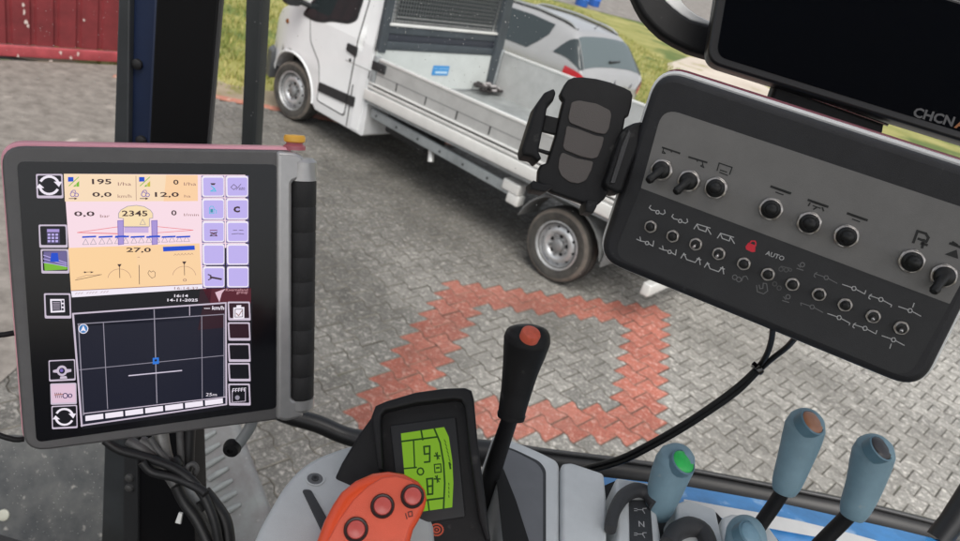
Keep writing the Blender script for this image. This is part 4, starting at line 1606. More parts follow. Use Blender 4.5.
stroke([(72, 316), (112, 312)], 4, 6, glow('icon_amber', (190, 110, 70)), qa)
for cx1, r1 in ((124, 12), (148, 9)):
    stroke([(cx1 + r1 * math.cos(k * .6), 320 + r1 * math.sin(k * .6)) for k in range(11)], 5, 6, glow('icon_slate', (60, 55, 95)), qa, True)
tkey(56, 372, 182, 486, qa, sh=6)
arrows(120, 424, 42, qa)
for k, (y0, y1) in enumerate(((40, 106), (112, 176), (186, 250), (254, 318), (326, 402))):
    tkey(724 + k * .6, y0, 802, y1, q8, maro2 if k < 2 else nearb)
quad([(744, 60), (782, 58), (782, 98), (744, 100)], 6, lwhite, q8)
quad([(755, 52), (771, 51), (771, 62), (755, 63)], 7, lwhite, q8)
stroke([(750, 66), (776, 65), (776, 92), (750, 93)], 3, 7, maro2, q8, True)
stroke([(754, 80), (762, 88), (774, 70)], 4, 8, ink2, q8)
stroke([(740, 350), (740, 390), (786, 386), (786, 346)], 3, 6, grwin, q8, True)
for k in range(5):
    stroke([(742 + 10 * k, 354 - k * .6), (742 + 10 * k, 343 - k * .6), (748 + 10 * k, 343 - k * .6)], 3, 6, lwhite, q8)
m.poly([q8(758 + 8 * math.cos(k * .5), 374 + 8 * math.sin(k * .5)) for k in range(13)], Z1 + STP * 6, grline)
m.build('display', term)
# arm behind the terminal that carries it down to the cab post
m = MB()
m.box(-0.05, -0.05, -0.075, 0.05, 0.05, -0.038, plast, 0.006)
m.tube([(0.0, 0.0, -0.07), (0.01, -0.09, -0.10), (-0.02, -0.22, -0.20)], 0.014, plast, 12, sub=4)
m.build('mount', term)
# little lever with a round black end under the terminal
m = MB()
fl = uvf(TMN, -0.03)
pth = [fl(254, 410), fl(251, 425), fl(243, 438), fl(236, 447)]
m.tube([(p[0], p[1], -0.03) for p in pth], 0.0068, mat('lever_grey', (0.20, 0.215, 0.22), 0.45, var=.1), 12, flat=0.6, sub=4)
m.build('clamp_lever', term)
m = MB()
e_ = fl(234, 447)
m.lathe([(0.0098, 0), (0.0102, 0.004), (0.0085, 0.010), (0.004, 0.0105), (0.003, 0.007), (0, 0.007)], plast, 20, Matrix.Translation((e_[0], e_[1], -0.034)) @ Matrix.Rotation(rad(15), 4, 'X') @ Matrix.Rotation(rad(-28), 4, 'Y'))
m.build('clamp_knob', term)
# two leads leaving the terminal's left side
for (p0, p1, p2) in (((14, 333), (-10, 335), (-60, 332)), ((24, 439), (6, 438), (-60, 424))):
    m = MB()
    fb = uvf(TMN, -0.025)
    m.tube([(*fb(*p0), -0.025), (*fb(*p1), -0.026), (*fb(*p2), -0.05)], 0.0026, plast, 10, sub=4)
    m.build('lead', term)

# ------------------------------------------------------------------ switch box
sB = 0.55
TB = frame((0.478, -0.0697, 1.1265), (0.8734, 0.3744, -0.3114), None, (0.3843, -0.1371, 0.913), sB)
boxo = thing('switch_box', TB, 'dark grey control box with two rows of toggle switches and a red padlock', 'control box')
f = uvf(TB)
rim = mat('box_rim', (0.014, 0.014, 0.017), 0.5, var=0.2, vscale=40, bump=0.3, bscale=1600, speck=((0.05, 0.05, 0.05), 80, 0.69))
up_m = mat('box_face_upper', (0.19, 0.184, 0.178), 0.6, var=0.06, vscale=30, bump=0.2, bscale=1800)
lo_m = mat('box_face_lower', (0.028, 0.028, 0.030), 0.6, var=0.1, vscale=30, bump=0.2, bscale=1800)
outp = rpoly([f(*q) for q in [(658, 68), (1024, 186), (921, 393), (596, 259)]], 0.024, 8)
m = MB()
m.prism(outp, -0.02, 0.0, rim, 0.007, 4, back=False)
m.build('housing', boxo)
cx_ = sum(p[0] for p in outp) / len(outp)
cy_ = sum(p[1] for p in outp) / len(outp)
m = MB()
m.prism([(cx_ + (p[0] - cx_) * 1.004, cy_ + (p[1] - cy_) * 1.004 + 0.0062) for p in outp], -0.052, -0.0145, mat('box_back_red', (0.16, 0.012, 0.03), 0.25, coat=0.4), 0.003, 3, bevb=0.012)
m.build('back_cover', boxo)
m = MB()
m.tube([(p[0], p[1] + 0.0016, -0.0105) for p in outp] + [(outp[0][0], outp[0][1] + 0.0016, -0.0105)], 0.0026, mat('box_edge_highlight', (0.82, 0.82, 0.82), 0.35, 0.1), 8, cap=False)
m.build('highlight_strip', boxo)  # white edge highlight put in as a pale strip round the housing
U_ = rpoly([f(*q) for q in [(641, 188), (663, 107.5), (996, 218.5), (949.5, 303.8)]], [0.001, 0.016, 0.016, 0.001], 7)
m = MB()
m.prism(U_, 0.0002, 0.0008, up_m, 0)
m.build('upper_face', boxo)
L2 = rpoly([f(*q) for q in [(641, 188.4), (949.5, 304.2), (908, 379), (613, 256)]], [0.001, 0.001, 0.016, 0.016], 7)
m = MB()
m.prism(L2, 0.0002, 0.0008, lo_m, 0)
m.build('lower_face', boxo)
ZF = 0.0012
fz = uvf(TB, ZF)
boot = mat('switch_boot', (0.006, 0.006, 0.006), 0.5)
nutm = mat('switch_nut', (0.40, 0.375, 0.355), 0.3, 0.9)


def hexring(mb, r, ri, z0, z1, mt, Mx, n=6):
    vs, fs = [], []
    N_ = 36
    for k in range(N_):
        a = 2 * math.pi * k / N_
        hr = r * math.cos(math.pi / n) / math.cos(((a + math.pi / n) % (2 * math.pi / n)) - math.pi / n)
        hr = hr * 0.35 + r * 0.93 * 0.65
        for rr_, z in ((hr, z0), (hr, z1 - 0.0004), (hr * 0.95, z1), (ri, z1), (ri, z0)):
            vs.append((rr_ * math.cos(a), rr_ * math.sin(a), z))
    for k in range(N_):
        q = (k + 1) % N_
        for e in range(4):
            fs.append((k * 5 + e, q * 5 + e, q * 5 + e + 1, k * 5 + e + 1))
    mb.add(vs, fs, mt, True, Mx)


big_sw = [(662, 170, 1), (689, 181, 1), (716, 188, 0), (771, 209, 0), (809, 223, 0), (846, 236, 0), (911, 261, 0), (943, 275.5, 1)]
SWM = {}
for (x, y, dn) in big_sw:
    u, v_ = fz(x, y)
    sw = thing('toggle_switch', Matrix.Translation((u, v_, ZF)), None, None)
    sw.parent = boxo
    m = MB()
    hexring(m, 0.0104, 0.0080, -0.001, 0.0035, nutm, Matrix.Rotation(0.3 + x * .01, 4, 'Z'))
    m.lathe([(0.0084, 0.0030), (0.0084, 0.0052), (0.0076, 0.0058)], nutm, 28, cap=False)
    m.build('nut', sw)
    m = MB()
    if dn:
        ax = V((-0.30, -0.62, 0.62)).normalized() if x < 900 else V((-0.22, -0.75, 0.6)).normalized()
    else:
        # lever standing up towards the seat
        ax = V((0.02, 0.05, 1)).normalized()
    m.lathe([(0.0080, 0.001), (0.0080, 0.0056), (0.0074, 0.0070), (0.0052, 0.0084), (0, 0.0090)], boot, 24)
    p0 = V((0, 0, 0.004))
    ln_ = 0.0155 if dn else 0.010
    m.tube([p0, p0 + ax * ln_ * .35, p0 + ax * ln_ * .7, p0 + ax * ln_, p0 + ax * (ln_ + 0.0024), p0 + ax * (ln_ + 0.0034)], [0.0058, 0.0044, 0.0034, 0.0040, 0.0030, 0.0008] if dn else [0.006, 0.0056, 0.0054, 0.0056, 0.004, 0.001], boot, 16)
    m.build('lever', sw)
small = [(651, 226.5), (673, 236), (696, 244), (719, 253.5), (744, 263.5), (768, 274), (792.5, 284), (819, 294), (845, 304.5), (873, 316), (901, 327.5)]
for k, (x, y) in enumerate(small):
    u, v_ = fz(x, y)
    sw = thing('toggle_switch', Matrix.Translation((u, v_, ZF)), None, None)
    sw.parent = boxo
    m = MB()
    hexring(m, 0.0062, 0.0044, -0.001, 0.0022, nutm, Matrix.Rotation(0.2 + k, 4, 'Z'))
    m.lathe([(0.0048, 0.002), (0.0048, 0.0036), (0.0042, 0.004)], nutm, 24, cap=False)
    m.build('nut', sw)
    m = MB()
    m.lathe([(0.0044, 0.001), (0.0042, 0.0032), (0.0, 0.0034)], boot, 20)
    if k in (2, 3, 9, 10):
        m.tube([(0, 0, 0.003), (-0.0003, -0.0018, 0.0075), (-0.0004, -0.0022, 0.0085)], [0.0017, 0.0019, 0.0012], chrome, 12)
    else:
        m.tube([(0, 0, 0.003), (0.0001, 0.0004, 0.0085), (0.0001, 0.0004, 0.0092)], [0.0028, 0.0030, 0.002], boot, 12)
    m.build('lever', sw)
# printed legends
pale = mat('legend_pale', (0.52, 0.52, 0.52), 0.6)
blk = mat('legend_black', (0.012, 0.012, 0.012), 0.6)
redp = mat('legend_red', (0.75, 0.02, 0.045), 0.5)
m = MB()


def lines(cf, sets, w, mt, z=ZF - 0.0002):
    sc = (V(cf(100, 0)) - V(cf(0, 0))).length / 100
    for st in sets:
        m.line([cf(*p) for p in st], w * 1.2 * sc, z, mt)


def ring_pts(cx1, cy1, r1, n=12):
    return [(cx1 + r1 * math.cos(2 * math.pi * k / n), cy1 + r1 * math.sin(2 * math.pi * k / n)) for k in range(n + 1)]


la = crop(fz, 630, 190, 5.41)
lb = crop(fz, 710, 220, 5.41)
lc = crop(fz, 800, 260, 5.41)
ld = crop(fz, 640, 140, 7.73)
le = crop(fz, 750, 170, 3.867)
for dx_, dy_ in ((0, 0), (122, 48)):
    lines(la, [[(112 + dx_, 84 + dy_), (104 + dx_, 96 + dy_), (116 + dx_, 108 + dy_), (136 + dx_, 112 + dy_)], [(186 + dx_, 108 + dy_), (190 + dx_, 124 + dy_), (178 + dx_, 132 + dy_), (162 + dx_, 126 + dy_)], ring_pts(149 + dx_, 120 + dy_, 10, 6)], 4, pale)
    lines(la, [[(36 + dx_, 266 + dy_), (58 + dx_, 276 + dy_), (54 + dx_, 254 + dy_)], [(58 + dx_, 276 + dy_), (80 + dx_, 280 + dy_)], ring_pts(92 + dx_, 287 + dy_, 10, 6), [(104 + dx_, 292 + dy_), (124 + dx_, 304 + dy_), (128 + dx_, 276 + dy_)]], 4, pale)
for dx_, dy_ in ((0, 0), (127, 50)):
    lines(la, [[(346 + dx_, 210 + dy_), (362 + dx_, 186 + dy_), (372 + dx_, 212 + dy_)], [(362 + dx_, 184 + dy_), (434 + dx_, 206 + dy_)], [(372 + dx_, 212 + dy_), (410 + dx_, 226 + dy_), (416 + dx_, 204 + dy_)], [(416 + dx_, 204 + dy_), (438 + dx_, 240 + dy_)]], 4, pale)
    lines(la, [[(276 + dx_, 368 + dy_), (292 + dx_, 342 + dy_), (306 + dx_, 376 + dy_), (352 + dx_, 392 + dy_), (374 + dx_, 366 + dy_), (380 + dx_, 404 + dy_)], [(284 + dx_, 352 + dy_), (302 + dx_, 350 + dy_)], [(362 + dx_, 372 + dy_), (384 + dx_, 378 + dy_)]], 4, pale)
m.poly([lb(*p) for p in ((192, 144), (208, 122), (246, 138), (244, 172), (226, 174), (196, 160))], ZF - 0.0002, redp)
lines(lb, [[(214, 128), (224, 114), (242, 114), (248, 124), (246, 140)]], 6, redp)
a, b, c = lb(298, 188), lb(396, 222), lb(306, 164)
m.text('AUTO', a[0], a[1], math.hypot(b[0] - a[0], b[1] - a[1]), math.hypot(c[0] - a[0], c[1] - a[1]), ZF - 0.0002, pale, ang=math.atan2(b[1] - a[1], b[0] - a[0]), bold=0.01)
dimp = mat('legend_dim', (0.17, 0.17, 0.17), 0.6)
lines(lb, [ring_pts(134, 310, 13, 8), ring_pts(156, 322, 13, 8), [(170, 330), (180, 306), (196, 304), (206, 322)]], 4, dimp)
lines(lb, [[(252, 354), (256, 388), (290, 400), (312, 384), (306, 344), (288, 342), (286, 370), (270, 372), (266, 352)]], 4, dimp)
lines(lb, [ring_pts(384, 266, 12, 7), ring_pts(412, 270, 12, 7), ring_pts(434, 270, 8, 7), ring_pts(350, 346, 12, 7), ring_pts(374, 368, 12, 7), [(384, 250), (430, 260)]], 4, mat('legend_dimmer', (0.10, 0.10, 0.10), 0.6))
for cx1, cy1 in ((492, 248), (414, 422)):
    lines(lb, [ring_pts(cx1 + 8, cy1 - 6, 12, 8), [(cx1 - 16, cy1 - 6), (cx1 - 4, cy1 + 8)], [(cx1 - 22, cy1 + 14), (cx1 + 12, cy1 + 24)]], 4, dimp)
for cx1, cy1, kind in ((142, 96, 0), (292, 154, 1), (438, 214, 2), (596, 274, 3), (66, 254, 4), (212, 312, 5), (352, 370, 6), (506, 432, 7)):
    A_, B_ = (cx1 - 62, cy1 - 22), (cx1 + 58, cy1 + 30)
    st = [[A_, (cx1 - 12, cy1 - 5)], [(cx1 + 12, cy1 + 5), B_], ring_pts(cx1, cy1, 12, 6)]
    if kind in (0, 2, 6):
        st.append([(cx1 - 62, cy1 - 22), (cx1 - 66, cy1 - 8), (cx1 - 58, cy1 - 2)])
        st.append([(cx1 - 62, cy1 - 22), (cx1 - 50, cy1 - 28)])
    if kind in (1, 2, 5, 6):
        st.append([B_, (cx1 + 64, cy1 + 12)] if kind in (1, 6) else [B_, (cx1 + 54, cy1 + 40)])
    if kind == 4:
        st.append([A_, (cx1 - 60, cy1 - 8)])
    if kind == 3:
        st.append([(cx1 + 14, cy1 - 18), (cx1 + 22, cy1 - 40)])
    if kind == 7:
        st.append([(cx1 - 12, cy1 + 22), (cx1 - 20, cy1 + 46)])
    lines(lc, st, 4, dimp if kind in (0, 4) else pale)
m.build('legend', boxo)
m = MB()
lines(ld, [[(174, 58), (306, 102)]], 11, blk)
lines(ld, [[(182, 64), (178, 80), (172, 100), (196, 104), (180, 86)], [(240, 88), (244, 94)], [(300, 104), (306, 108)]], 6, blk)
lines(ld, [[(378, 132), (516, 174)]], 11, blk)
lines(ld, [[(482, 172), (486, 190), (468, 200), (494, 214), (484, 190)], [(440, 158), (444, 166)]], 6, blk)
lines(ld, [[(612, 178), (712, 212)], [(612, 178), (596, 236)], [(712, 212), (692, 266)], [(616, 250), (676, 274)], [(620, 232), (670, 248)]], 7, blk)
for cx1, cy1 in ((118, 76), (262, 128), (414, 180)):
    lines(le, [[(cx1 - 36, cy1 - 12), (cx1 + 38, cy1 + 14)]], 8, blk)
    lines(le, [[(cx1 - 26, cy1 - 6), (cx1 + 30, cy1 + 14)], [(cx1 - 18, cy1 + 10), (cx1 + 10, cy1 + 20)]], 4, blk)
lines(le, [[(232, 128), (226, 138)], [(256, 146), (246, 152)], [(280, 146), (284, 158)]], 5, blk)
lines(le, [[(632, 280), (648, 236), (680, 246), (690, 262), (682, 278), (652, 266)], [(664, 284), (684, 290)], [(672, 270), (666, 300)]], 8, blk)
m.poly([le(*p) for p in ((752, 326), (800, 308), (806, 344))], ZF - 0.0002, blk)
lines(le, [[(774, 284), (818, 300)], [(784, 280), (800, 290)]], 8, blk)
m.build('legend', boxo)
# bracket behind the box
m = MB()
m.box(-0.04, -0.03, -0.085, 0.04, 0.03, -0.05, plast, 0.005)
m.tube([(0, 0, -0.08), (0.02, 0.04, -0.13), (0.05, 0.10, -0.22)], 0.013, plast, 12, sub=4)
m.build('mount', boxo)

# ------------------------------------------------------------------ phone holder at the box's left side
TP = facing(585, 142, 0.665, roll=0, yaw=8, pit=-4)
ph = thing('phone_holder', TP, 'empty black phone cradle with three grey pads and open side jaws beside the switch box', 'phone holder')
f = uvf(TP)
pc = crop(f, 500, 50, 3.005)
m = MB()
pl_ = [pc(*q) for q in [(198, 98), (206, 88), (222, 81), (250, 80), (290, 85), (330, 95), (375, 112), (394, 122), (400, 136), (396, 168), (388, 197), (378, 202), (372, 236), (356, 300), (348, 336), (330, 420), (316, 446), (296, 464), (270, 468), (230, 452), (190, 438), (160, 428), (128, 410), (114, 396), (116, 360), (124, 344), (142, 338), (152, 306), (168, 256), (176, 214), (186, 172), (192, 150), (184, 140), (182, 130)]]
m.prism(pl_, -0.010, 0.0, plast, 0.002, 3, bevb=0.002)
m.build('back_plate', ph)
padm = mat('pad_grey', (0.10, 0.088, 0.083), 0.7, bump=0.3, bscale=1200)
for pts in ([(214, 158), (236, 152), (290, 162), (330, 182), (334, 196), (326, 238), (316, 254), (290, 250), (250, 236), (210, 220), (204, 204)], [(200, 228), (240, 240), (286, 258), (312, 262), (306, 290), (292, 324), (276, 328), (240, 320), (196, 302), (188, 292)], [(186, 308), (230, 326), (280, 336), (274, 360), (258, 392), (236, 402), (210, 398), (184, 380), (174, 356), (178, 322)]):
    m = MB()
    m.prism(rpoly([pc(*q) for q in pts], 0.002, 3), -0.001, 0.0012, padm, 0.0006, 2)
    m.build('pad', ph)
m = MB()
m.prism(rpoly([pc(*q) for q in [(98, 178), (126, 138), (154, 126), (160, 140), (152, 164), (136, 176), (108, 312), (118, 334), (104, 344), (92, 330), (62, 324), (58, 306)]], 0.0015, 3), -0.012, 0.012, plast, 0.003, 3, bevb=0.002)
m.build('jaw', ph)
m = MB()
m.prism([pc(*q) for q in [(140, 192), (190, 204), (176, 252), (130, 240)]], -0.008, -0.003, plast, 0.001, 2)
m.prism([pc(*q) for q in [(112, 290), (162, 304), (158, 314), (110, 298)]], -0.007, -0.003, plast, 0.001, 2)
m.build('jaw_slide', ph)
m = MB()
m.prism(rpoly([pc(*q) for q in [(352, 262), (366, 240), (392, 228), (436, 220), (438, 236), (428, 260), (416, 270), (376, 372), (356, 432), (338, 434), (310, 420), (304, 404), (312, 384)]], 0.0015, 3), -0.012, 0.012, plast, 0.003, 3, bevb=0.002)
m.build('jaw', ph)
m = MB()
m.prism([pc(*q) for q in [(350, 300), (372, 250), (378, 262), (330, 408), (318, 408)]], 0.0122, 0.0145, mat('jaw_edge', (0.05, 0.05, 0.052), 0.35), 0.0008, 2)
m.build('jaw_lip', ph)
for pts in ([(82, 408), (92, 400), (120, 412), (140, 410), (150, 420), (124, 434), (86, 426)], [(250, 458), (280, 464), (278, 478), (268, 496), (246, 492), (244, 476)]):
    m = MB()
    m.prism([pc(*q) for q in pts], -0.008, 0.014, plast, 0.0015, 2, bevb=0.001)
    m.build('foot', ph)
m = MB()
m.tube([(0.0, 0.0, -0.01), (0.004, -0.004, -0.03), (0.05, -0.01, -0.036), (0.10, -0.02, -0.03)], 0.012, plast, 14, sub=4)
m.build('arm', ph)

# ------------------------------------------------------------------ big dark guidance display, upper right
TD = facing(860, 30, 0.72, roll=-17.0, yaw=-6, pit=8)
gd = thing('guidance_display', TD, 'switched-off glossy black guidance display with grey lettering at its lower edge', 'display')
f = uvf(TD)
a, b = f(733, 68), f(960, 140)
m = MB()
ol = rpoly([f(*q) for q in [(727, -70), (1150, 55), (1095, 182.5), (706, 62)]], 0.016, 8)
m.prism(ol, -0.03, 0.0, mat('display_case', (0.010, 0.010, 0.012), 0.35), 0.003, 3, bevb=0.006)
m.build('case', gd)
ol2 = rpoly([f(*q) for q in [(736, -62), (1142, 58), (1090, 172), (716, 56)]], 0.012, 8)
m = MB()
m.prism(ol2, 0.0001, 0.0008, mat('display_glass', (0.002, 0.0025, 0.004), 0.06, spec=0.35), 0.0003, 2)
m.build('glass', gd)
m = MB()
fd = crop(uvf(TD, 0.001), 800, 60, 5.4125)
dl = mat('display_lettering', (0.055, 0.055, 0.06), 0.5)
p, q, c = fd(606, 306), fd(824, 362), fd(618, 252)
m.text('CHCN', p[0], p[1], math.hypot(q[0] - p[0], q[1] - p[1]), math.hypot(c[0] - p[0], c[1] - p[1]), 0.001, dl, ang=math.atan2(q[1] - p[1], q[0] - p[0]), bold=0.035)
p, q, c = fd(832, 366), fd(948, 396), fd(846, 316)
m.text('AV', p[0], p[1], math.hypot(q[0] - p[0], q[1] - p[1]), math.hypot(c[0] - p[0], c[1] - p[1]), 0.001, mat('display_orange', (0.22, 0.07, 0.01), 0.5), ang=math.atan2(q[1] - p[1], q[0] - p[0]), bold=0.035)
m.build('lettering', gd)
m = MB()
m.prism([f(*q) for q in [(781, 80), (893, 122), (888, 150), (770, 112)]], -0.045, -0.020, plast, 0.004, 3, bevb=0.004)
m.build('bracket', gd)
m = MB()
fb = uvf(TD, -0.006)
m.tube([(*fb(792, 88), -0.0185), (*fb(893, 124), -0.0185)], 0.0013, chrome, 8)
m.build('bracket_edge', gd)
# curved black arm with a pale inner band, behind the display
TA = facing(700, 20, 0.80)
arm = thing('mirror_arm', TA, 'thick curved black arm with a pale inner edge reaching behind the dark display', 'bracket')
f = uvf(TA)
ac = crop(f, 640, 0, 6.76)
m = MB()
o1 = [(-60, -60), (-20, 30), (20, 100), (80, 170), (150, 235), (240, 290), (340, 340), (440, 370), (520, 392), (600, 405)]
i1 = [(600, 195), (515, 172), (430, 150), (350, 128), (290, 92), (230, 46), (180, 0), (150, -60)]
m.prism([ac(*p) for p in o1 + i1], -0.02, 0.0, plast, 0.005, 4, bevb=0.005)
m.build('arm', arm)
m = MB()
m.prism([ac(*p) for p in [(150, -58), (182, 0), (232, 44), (292, 90), (352, 126), (430, 147), (515, 169), (600, 190), (600, 164), (528, 140), (470, 122), (400, 88), (340, 45), (298, 0), (272, -58)]], -0.018, -0.006, mat('arm_pale', (0.72, 0.72, 0.71), 0.4), 0.002, 3)
m.build('inner_band', arm)
# ------------------------------------------------------------------ console, levers, small display
HZ = W(560, 490, 0.70).z
HM = Matrix.Translation((0, 0, HZ))


def gx_(x, y, h=0.0):
    p = G(x, y, HZ + h)
    return (p.x, p.y)


con = thing('armrest_console', Matrix.Translation((*gx_(560, 500), HZ - 0.16)), 'light grey armrest console with black lever slots below the windscreen rail', 'console')
CI = Matrix.Translation(-V((*gx_(560, 500), HZ - 0.16)))


def cprism(name, px, h0, h1, mt, bev=0.003, r=0.006, par=con, hp=None):
    m = MB()
    hh = h1 if hp is None else hp
    P = rpoly([gx_(*q, hh) for q in px], r, 4)
    m.prism([(p[0], p[1]) for p in P], HZ + h0, HZ + h1, mt, bev, 3, CI)
    return m.build(name, par)


def rpoly3(px, h, r):
    return rpoly([gx_(*q, h) for q in px], r, 4)


cprism('side_panel', [(246, 620), (254, 540), (262, 522), (282, 487), (299, 467), (318, 455), (343, 446), (372, 438), (430, 470), (450, 700), (240, 720)], -0.14, 0.0, conso, 0.006, 0.012)
cprism('slot_cover', [(302, 489), (311, 489), (340, 540), (330, 548)], -0.01, 0.0015, consod, 0.001, 0.003)
s_ = gx_(315, 479)
m = MB()
ML = CI @ Matrix.Translation((s_[0], s_[1], HZ))
m.lathe([(0.0085, 0.0004), (0.0085, 0.0010), (0.0072, 0.0010), (0.0068, 0.0004)], conso, 24, ML, cap=False)
m.lathe([(0.007, 0.0005), (0.0, 0.0005)], mat('recess_grey', (0.12, 0.125, 0.13), 0.6), 24, ML, cap=False)
m.lathe([(0.0032, 0.0005), (0.0032, 0.0018), (0.0016, 0.0018), (0.0014, 0.0008), (0, 0.0008)], consod, 14, ML)
m.build('screw', con)
cprism('frame', [(492, 433), (512, 439), (541, 451.5), (557.5, 460), (560, 466), (560, 540), (560, 700), (520, 700)], -0.14, 0.0, mat('console_pale', (0.64, 0.665, 0.67), 0.5, var=0.06, vscale=20, bump=0.3, bscale=1400), 0.004, 0.010)
cprism('groove', [(493, 442.5), (514, 449), (540, 461.5), (546, 470), (546, 540), (546, 700), (522, 700)], 0.0002, 0.0008, consod, 0, 0.008)
cprism('insert', [(494, 444.5), (514, 451), (537, 463), (543, 471.5), (543, 540), (543, 700), (524, 700)], 0.0009, 0.0016, mat('insert_grey', (0.15, 0.155, 0.165), 0.4, var=0.06, vscale=30), 0, 0.008)
cprism('gate_slot', [(493.5, 449), (504, 470), (516, 500), (529, 541), (541, 600), (522, 660), (505, 560)], 0.0017, 0.0022, mat('slot_black', (0.004, 0.004, 0.004), 0.8), 0, 0.004)
cprism('centre_block', [(562, 463), (571, 462), (604, 473), (607, 500), (607, 541), (607, 700), (562, 700)], -0.14, 0.004, mat('console_pale', (0, 0, 0)), 0.003, 0.004)
cprism('gap_panel', [(603, 486), (617, 480), (652, 486), (676, 506), (716, 512), (724, 521), (766, 526), (785, 548), (820, 720), (600, 700)], -0.16, -0.03, mat('slot_black', (0, 0, 0)), 0, 0.002)
cprism('lever_block', [(616, 477), (652, 483), (662, 541), (664, 700), (618, 700), (617, 541)], -0.14, 0.004, mat('console_pale', (0, 0, 0)), 0.003, 0.004)
cprism('lever_block', [(676, 503), (687, 499), (716, 509), (723, 541), (726, 700), (676, 700)], -0.14, 0.004, mat('console_pale', (0, 0, 0)), 0.003, 0.004)
cprism('lever_block', [(722, 517), (733, 513), (766, 522), (780, 541), (800, 700), (726, 700)], -0.14, 0.0, mat('console_pale', (0, 0, 0)), 0.003, 0.004)
cprism('label_strip', [(629, 500), (650, 500), (653, 541), (653, 600), (631, 600)], 0.0041, 0.0046, consod, 0, 0.001)
m = MB()
fh = uvf(HM, 0.0)
f = lambda x, y: gx_(x, y, 0.0048)
cc = crop(f, 600, 460, 6.0)


def cl(sets, w, mt):
    sc = (V(cc(100, 0)) - V(cc(0, 0))).length / 100
    for st in sets:
        m.line([cc(*p) for p in st], w * sc, HZ + 0.0048, mt, M=CI)


lg = mat('label_white', (0.45, 0.45, 0.45), 0.5)
p, q, c = cc(234, 398), cc(264, 400), cc(232, 368)
cl([[(236, 398), (234, 368), (264, 400), (262, 370)]], 5, lg)
for yy in (298, 444):
    cl([[(206, yy - 6), (222, yy - 6)], [(206, yy + 6), (222, yy + 6)], [(224, yy), (256, yy)], [(258, yy - 8), (258, yy + 8)], [(262, yy - 8), (278, yy - 8)], [(262, yy + 10), (268, yy + 22)]], 4, lg)
m.build('lettering', con)


def arc_guard(px, wpx, h, name):
    """black curved lever guard standing on the console"""
    m = MB()
    P = [gx_(*q, h) for q in px]
    n = len(P)
    pts = []
    for k, p in enumerate(P):
        pts.append((p[0], p[1], HZ + 0.004 + h * math.sin(math.pi * k / (n - 1)) ** 0.6))
    m.tube(pts, wpx, consod, 14, sub=4, M=CI)
    return m.build(name, con)


m = MB()
gpath = [(610, 530), (614, 512), (623, 497), (636, 490), (648, 494), (655, 506)]
m.tube([(*gx_(*q, 0.010), HZ + 0.010) for q in gpath], [0.0055, 0.006, 0.007, 0.0075, 0.007, 0.006], mat('guard_black', (0.035, 0.035, 0.037), 0.55, bump=.3, bscale=1200), 14, sub=4, M=CI)
m.build('lever_guard', con)
m = MB()
gpath = [(668, 545), (676, 532), (690, 527), (703, 532), (710, 548)]
m.tube([(*gx_(*q, 0.008), HZ + 0.008) for q in gpath], [0.008, 0.009, 0.010, 0.009, 0.008], mat('guard_black', (0, 0, 0)), 14, sub=4, M=CI)
m.build('lever_guard', con)
# foot of the console down to the cab floor
m = MB()
b0 = gx_(520, 560)
m.box(b0[0] - 0.22, b0[1] - 0.35, 1.65, b0[0] + 0.28, b0[1] - 0.02, HZ - 0.145, consod, 0.01, CI)
m.build('pedestal', con)

# small green display in its black hood
TH_ = facing(428, 470, 0.640, roll=0, yaw=0, pit=-22)
hd = thing('dash_display', TH_, 'small black hooded instrument with a lit green segment display', 'display')
f = uvf(TH_)
hc = crop(f, 330, 385, 3.469)
m = MB()
base = [hc(*q) for q in [(2, 372), (14, 326), (40, 270), (100, 170), (164, 82), (200, 66), (300, 36), (400, 22), (470, 20), (492, 30), (500, 60), (512, 200), (536, 380), (556, 541), (566, 640), (30, 640)]]
m.prism(base, -0.05, 0.0, plast, 0.003, 3, bevb=0.004)
m.build('housing', hd)
m = MB()
vis = [hc(*q) for q in [(150, 120), (164, 82), (200, 66), (300, 36), (400, 22), (470, 20), (492, 30), (500, 60), (512, 200), (536, 380), (556, 541), (540, 541), (516, 470), (486, 250), (468, 84), (456, 62), (430, 58), (300, 74), (196, 98), (184, 112), (182, 140), (190, 300), (172, 300)]]
m.prism(vis, 0.0002, 0.014, plast, 0.0025, 3)
m.build('visor', hd)
m = MB()
m.prism(rpoly([hc(*q) for q in [(208, 142), (436, 112), (470, 456), (250, 490)]], 0.002, 3), 0.0002, 0.0025, mat('bezel_dark', (0.010, 0.011, 0.013), 0.4), 0.0008, 2)
m.build('bezel', hd)
m = MB()
zl = 0.0028
fl_ = uvf(TH_, zl)
lc_ = crop(fl_, 330, 385, 3.469)
lcdg = glow('lcd_green', (116, 160, 34))
lcdk = glow('lcd_segment', (32, 62, 12))
lcdd = glow('lcd_dark_edge', (60, 80, 30))
m.poly([lc_(*q) for q in [(246, 168), (396, 146), (412, 180), (424, 260), (428, 340), (424, 424), (270, 446)]], zl, lcdg)
m.poly([lc_(*q) for q in [(396, 146), (418, 143), (444, 440), (424, 424), (428, 340), (424, 260), (412, 180)]], zl, mat('bezel_dark', (0, 0, 0)))


def ls(pts, w, closed=False):
    sc = (V(lc_(100, 0)) - V(lc_(0, 0))).length / 100
    m.line([lc_(*p) for p in pts], w * sc, zl + 0.0004, lcdk, closed)


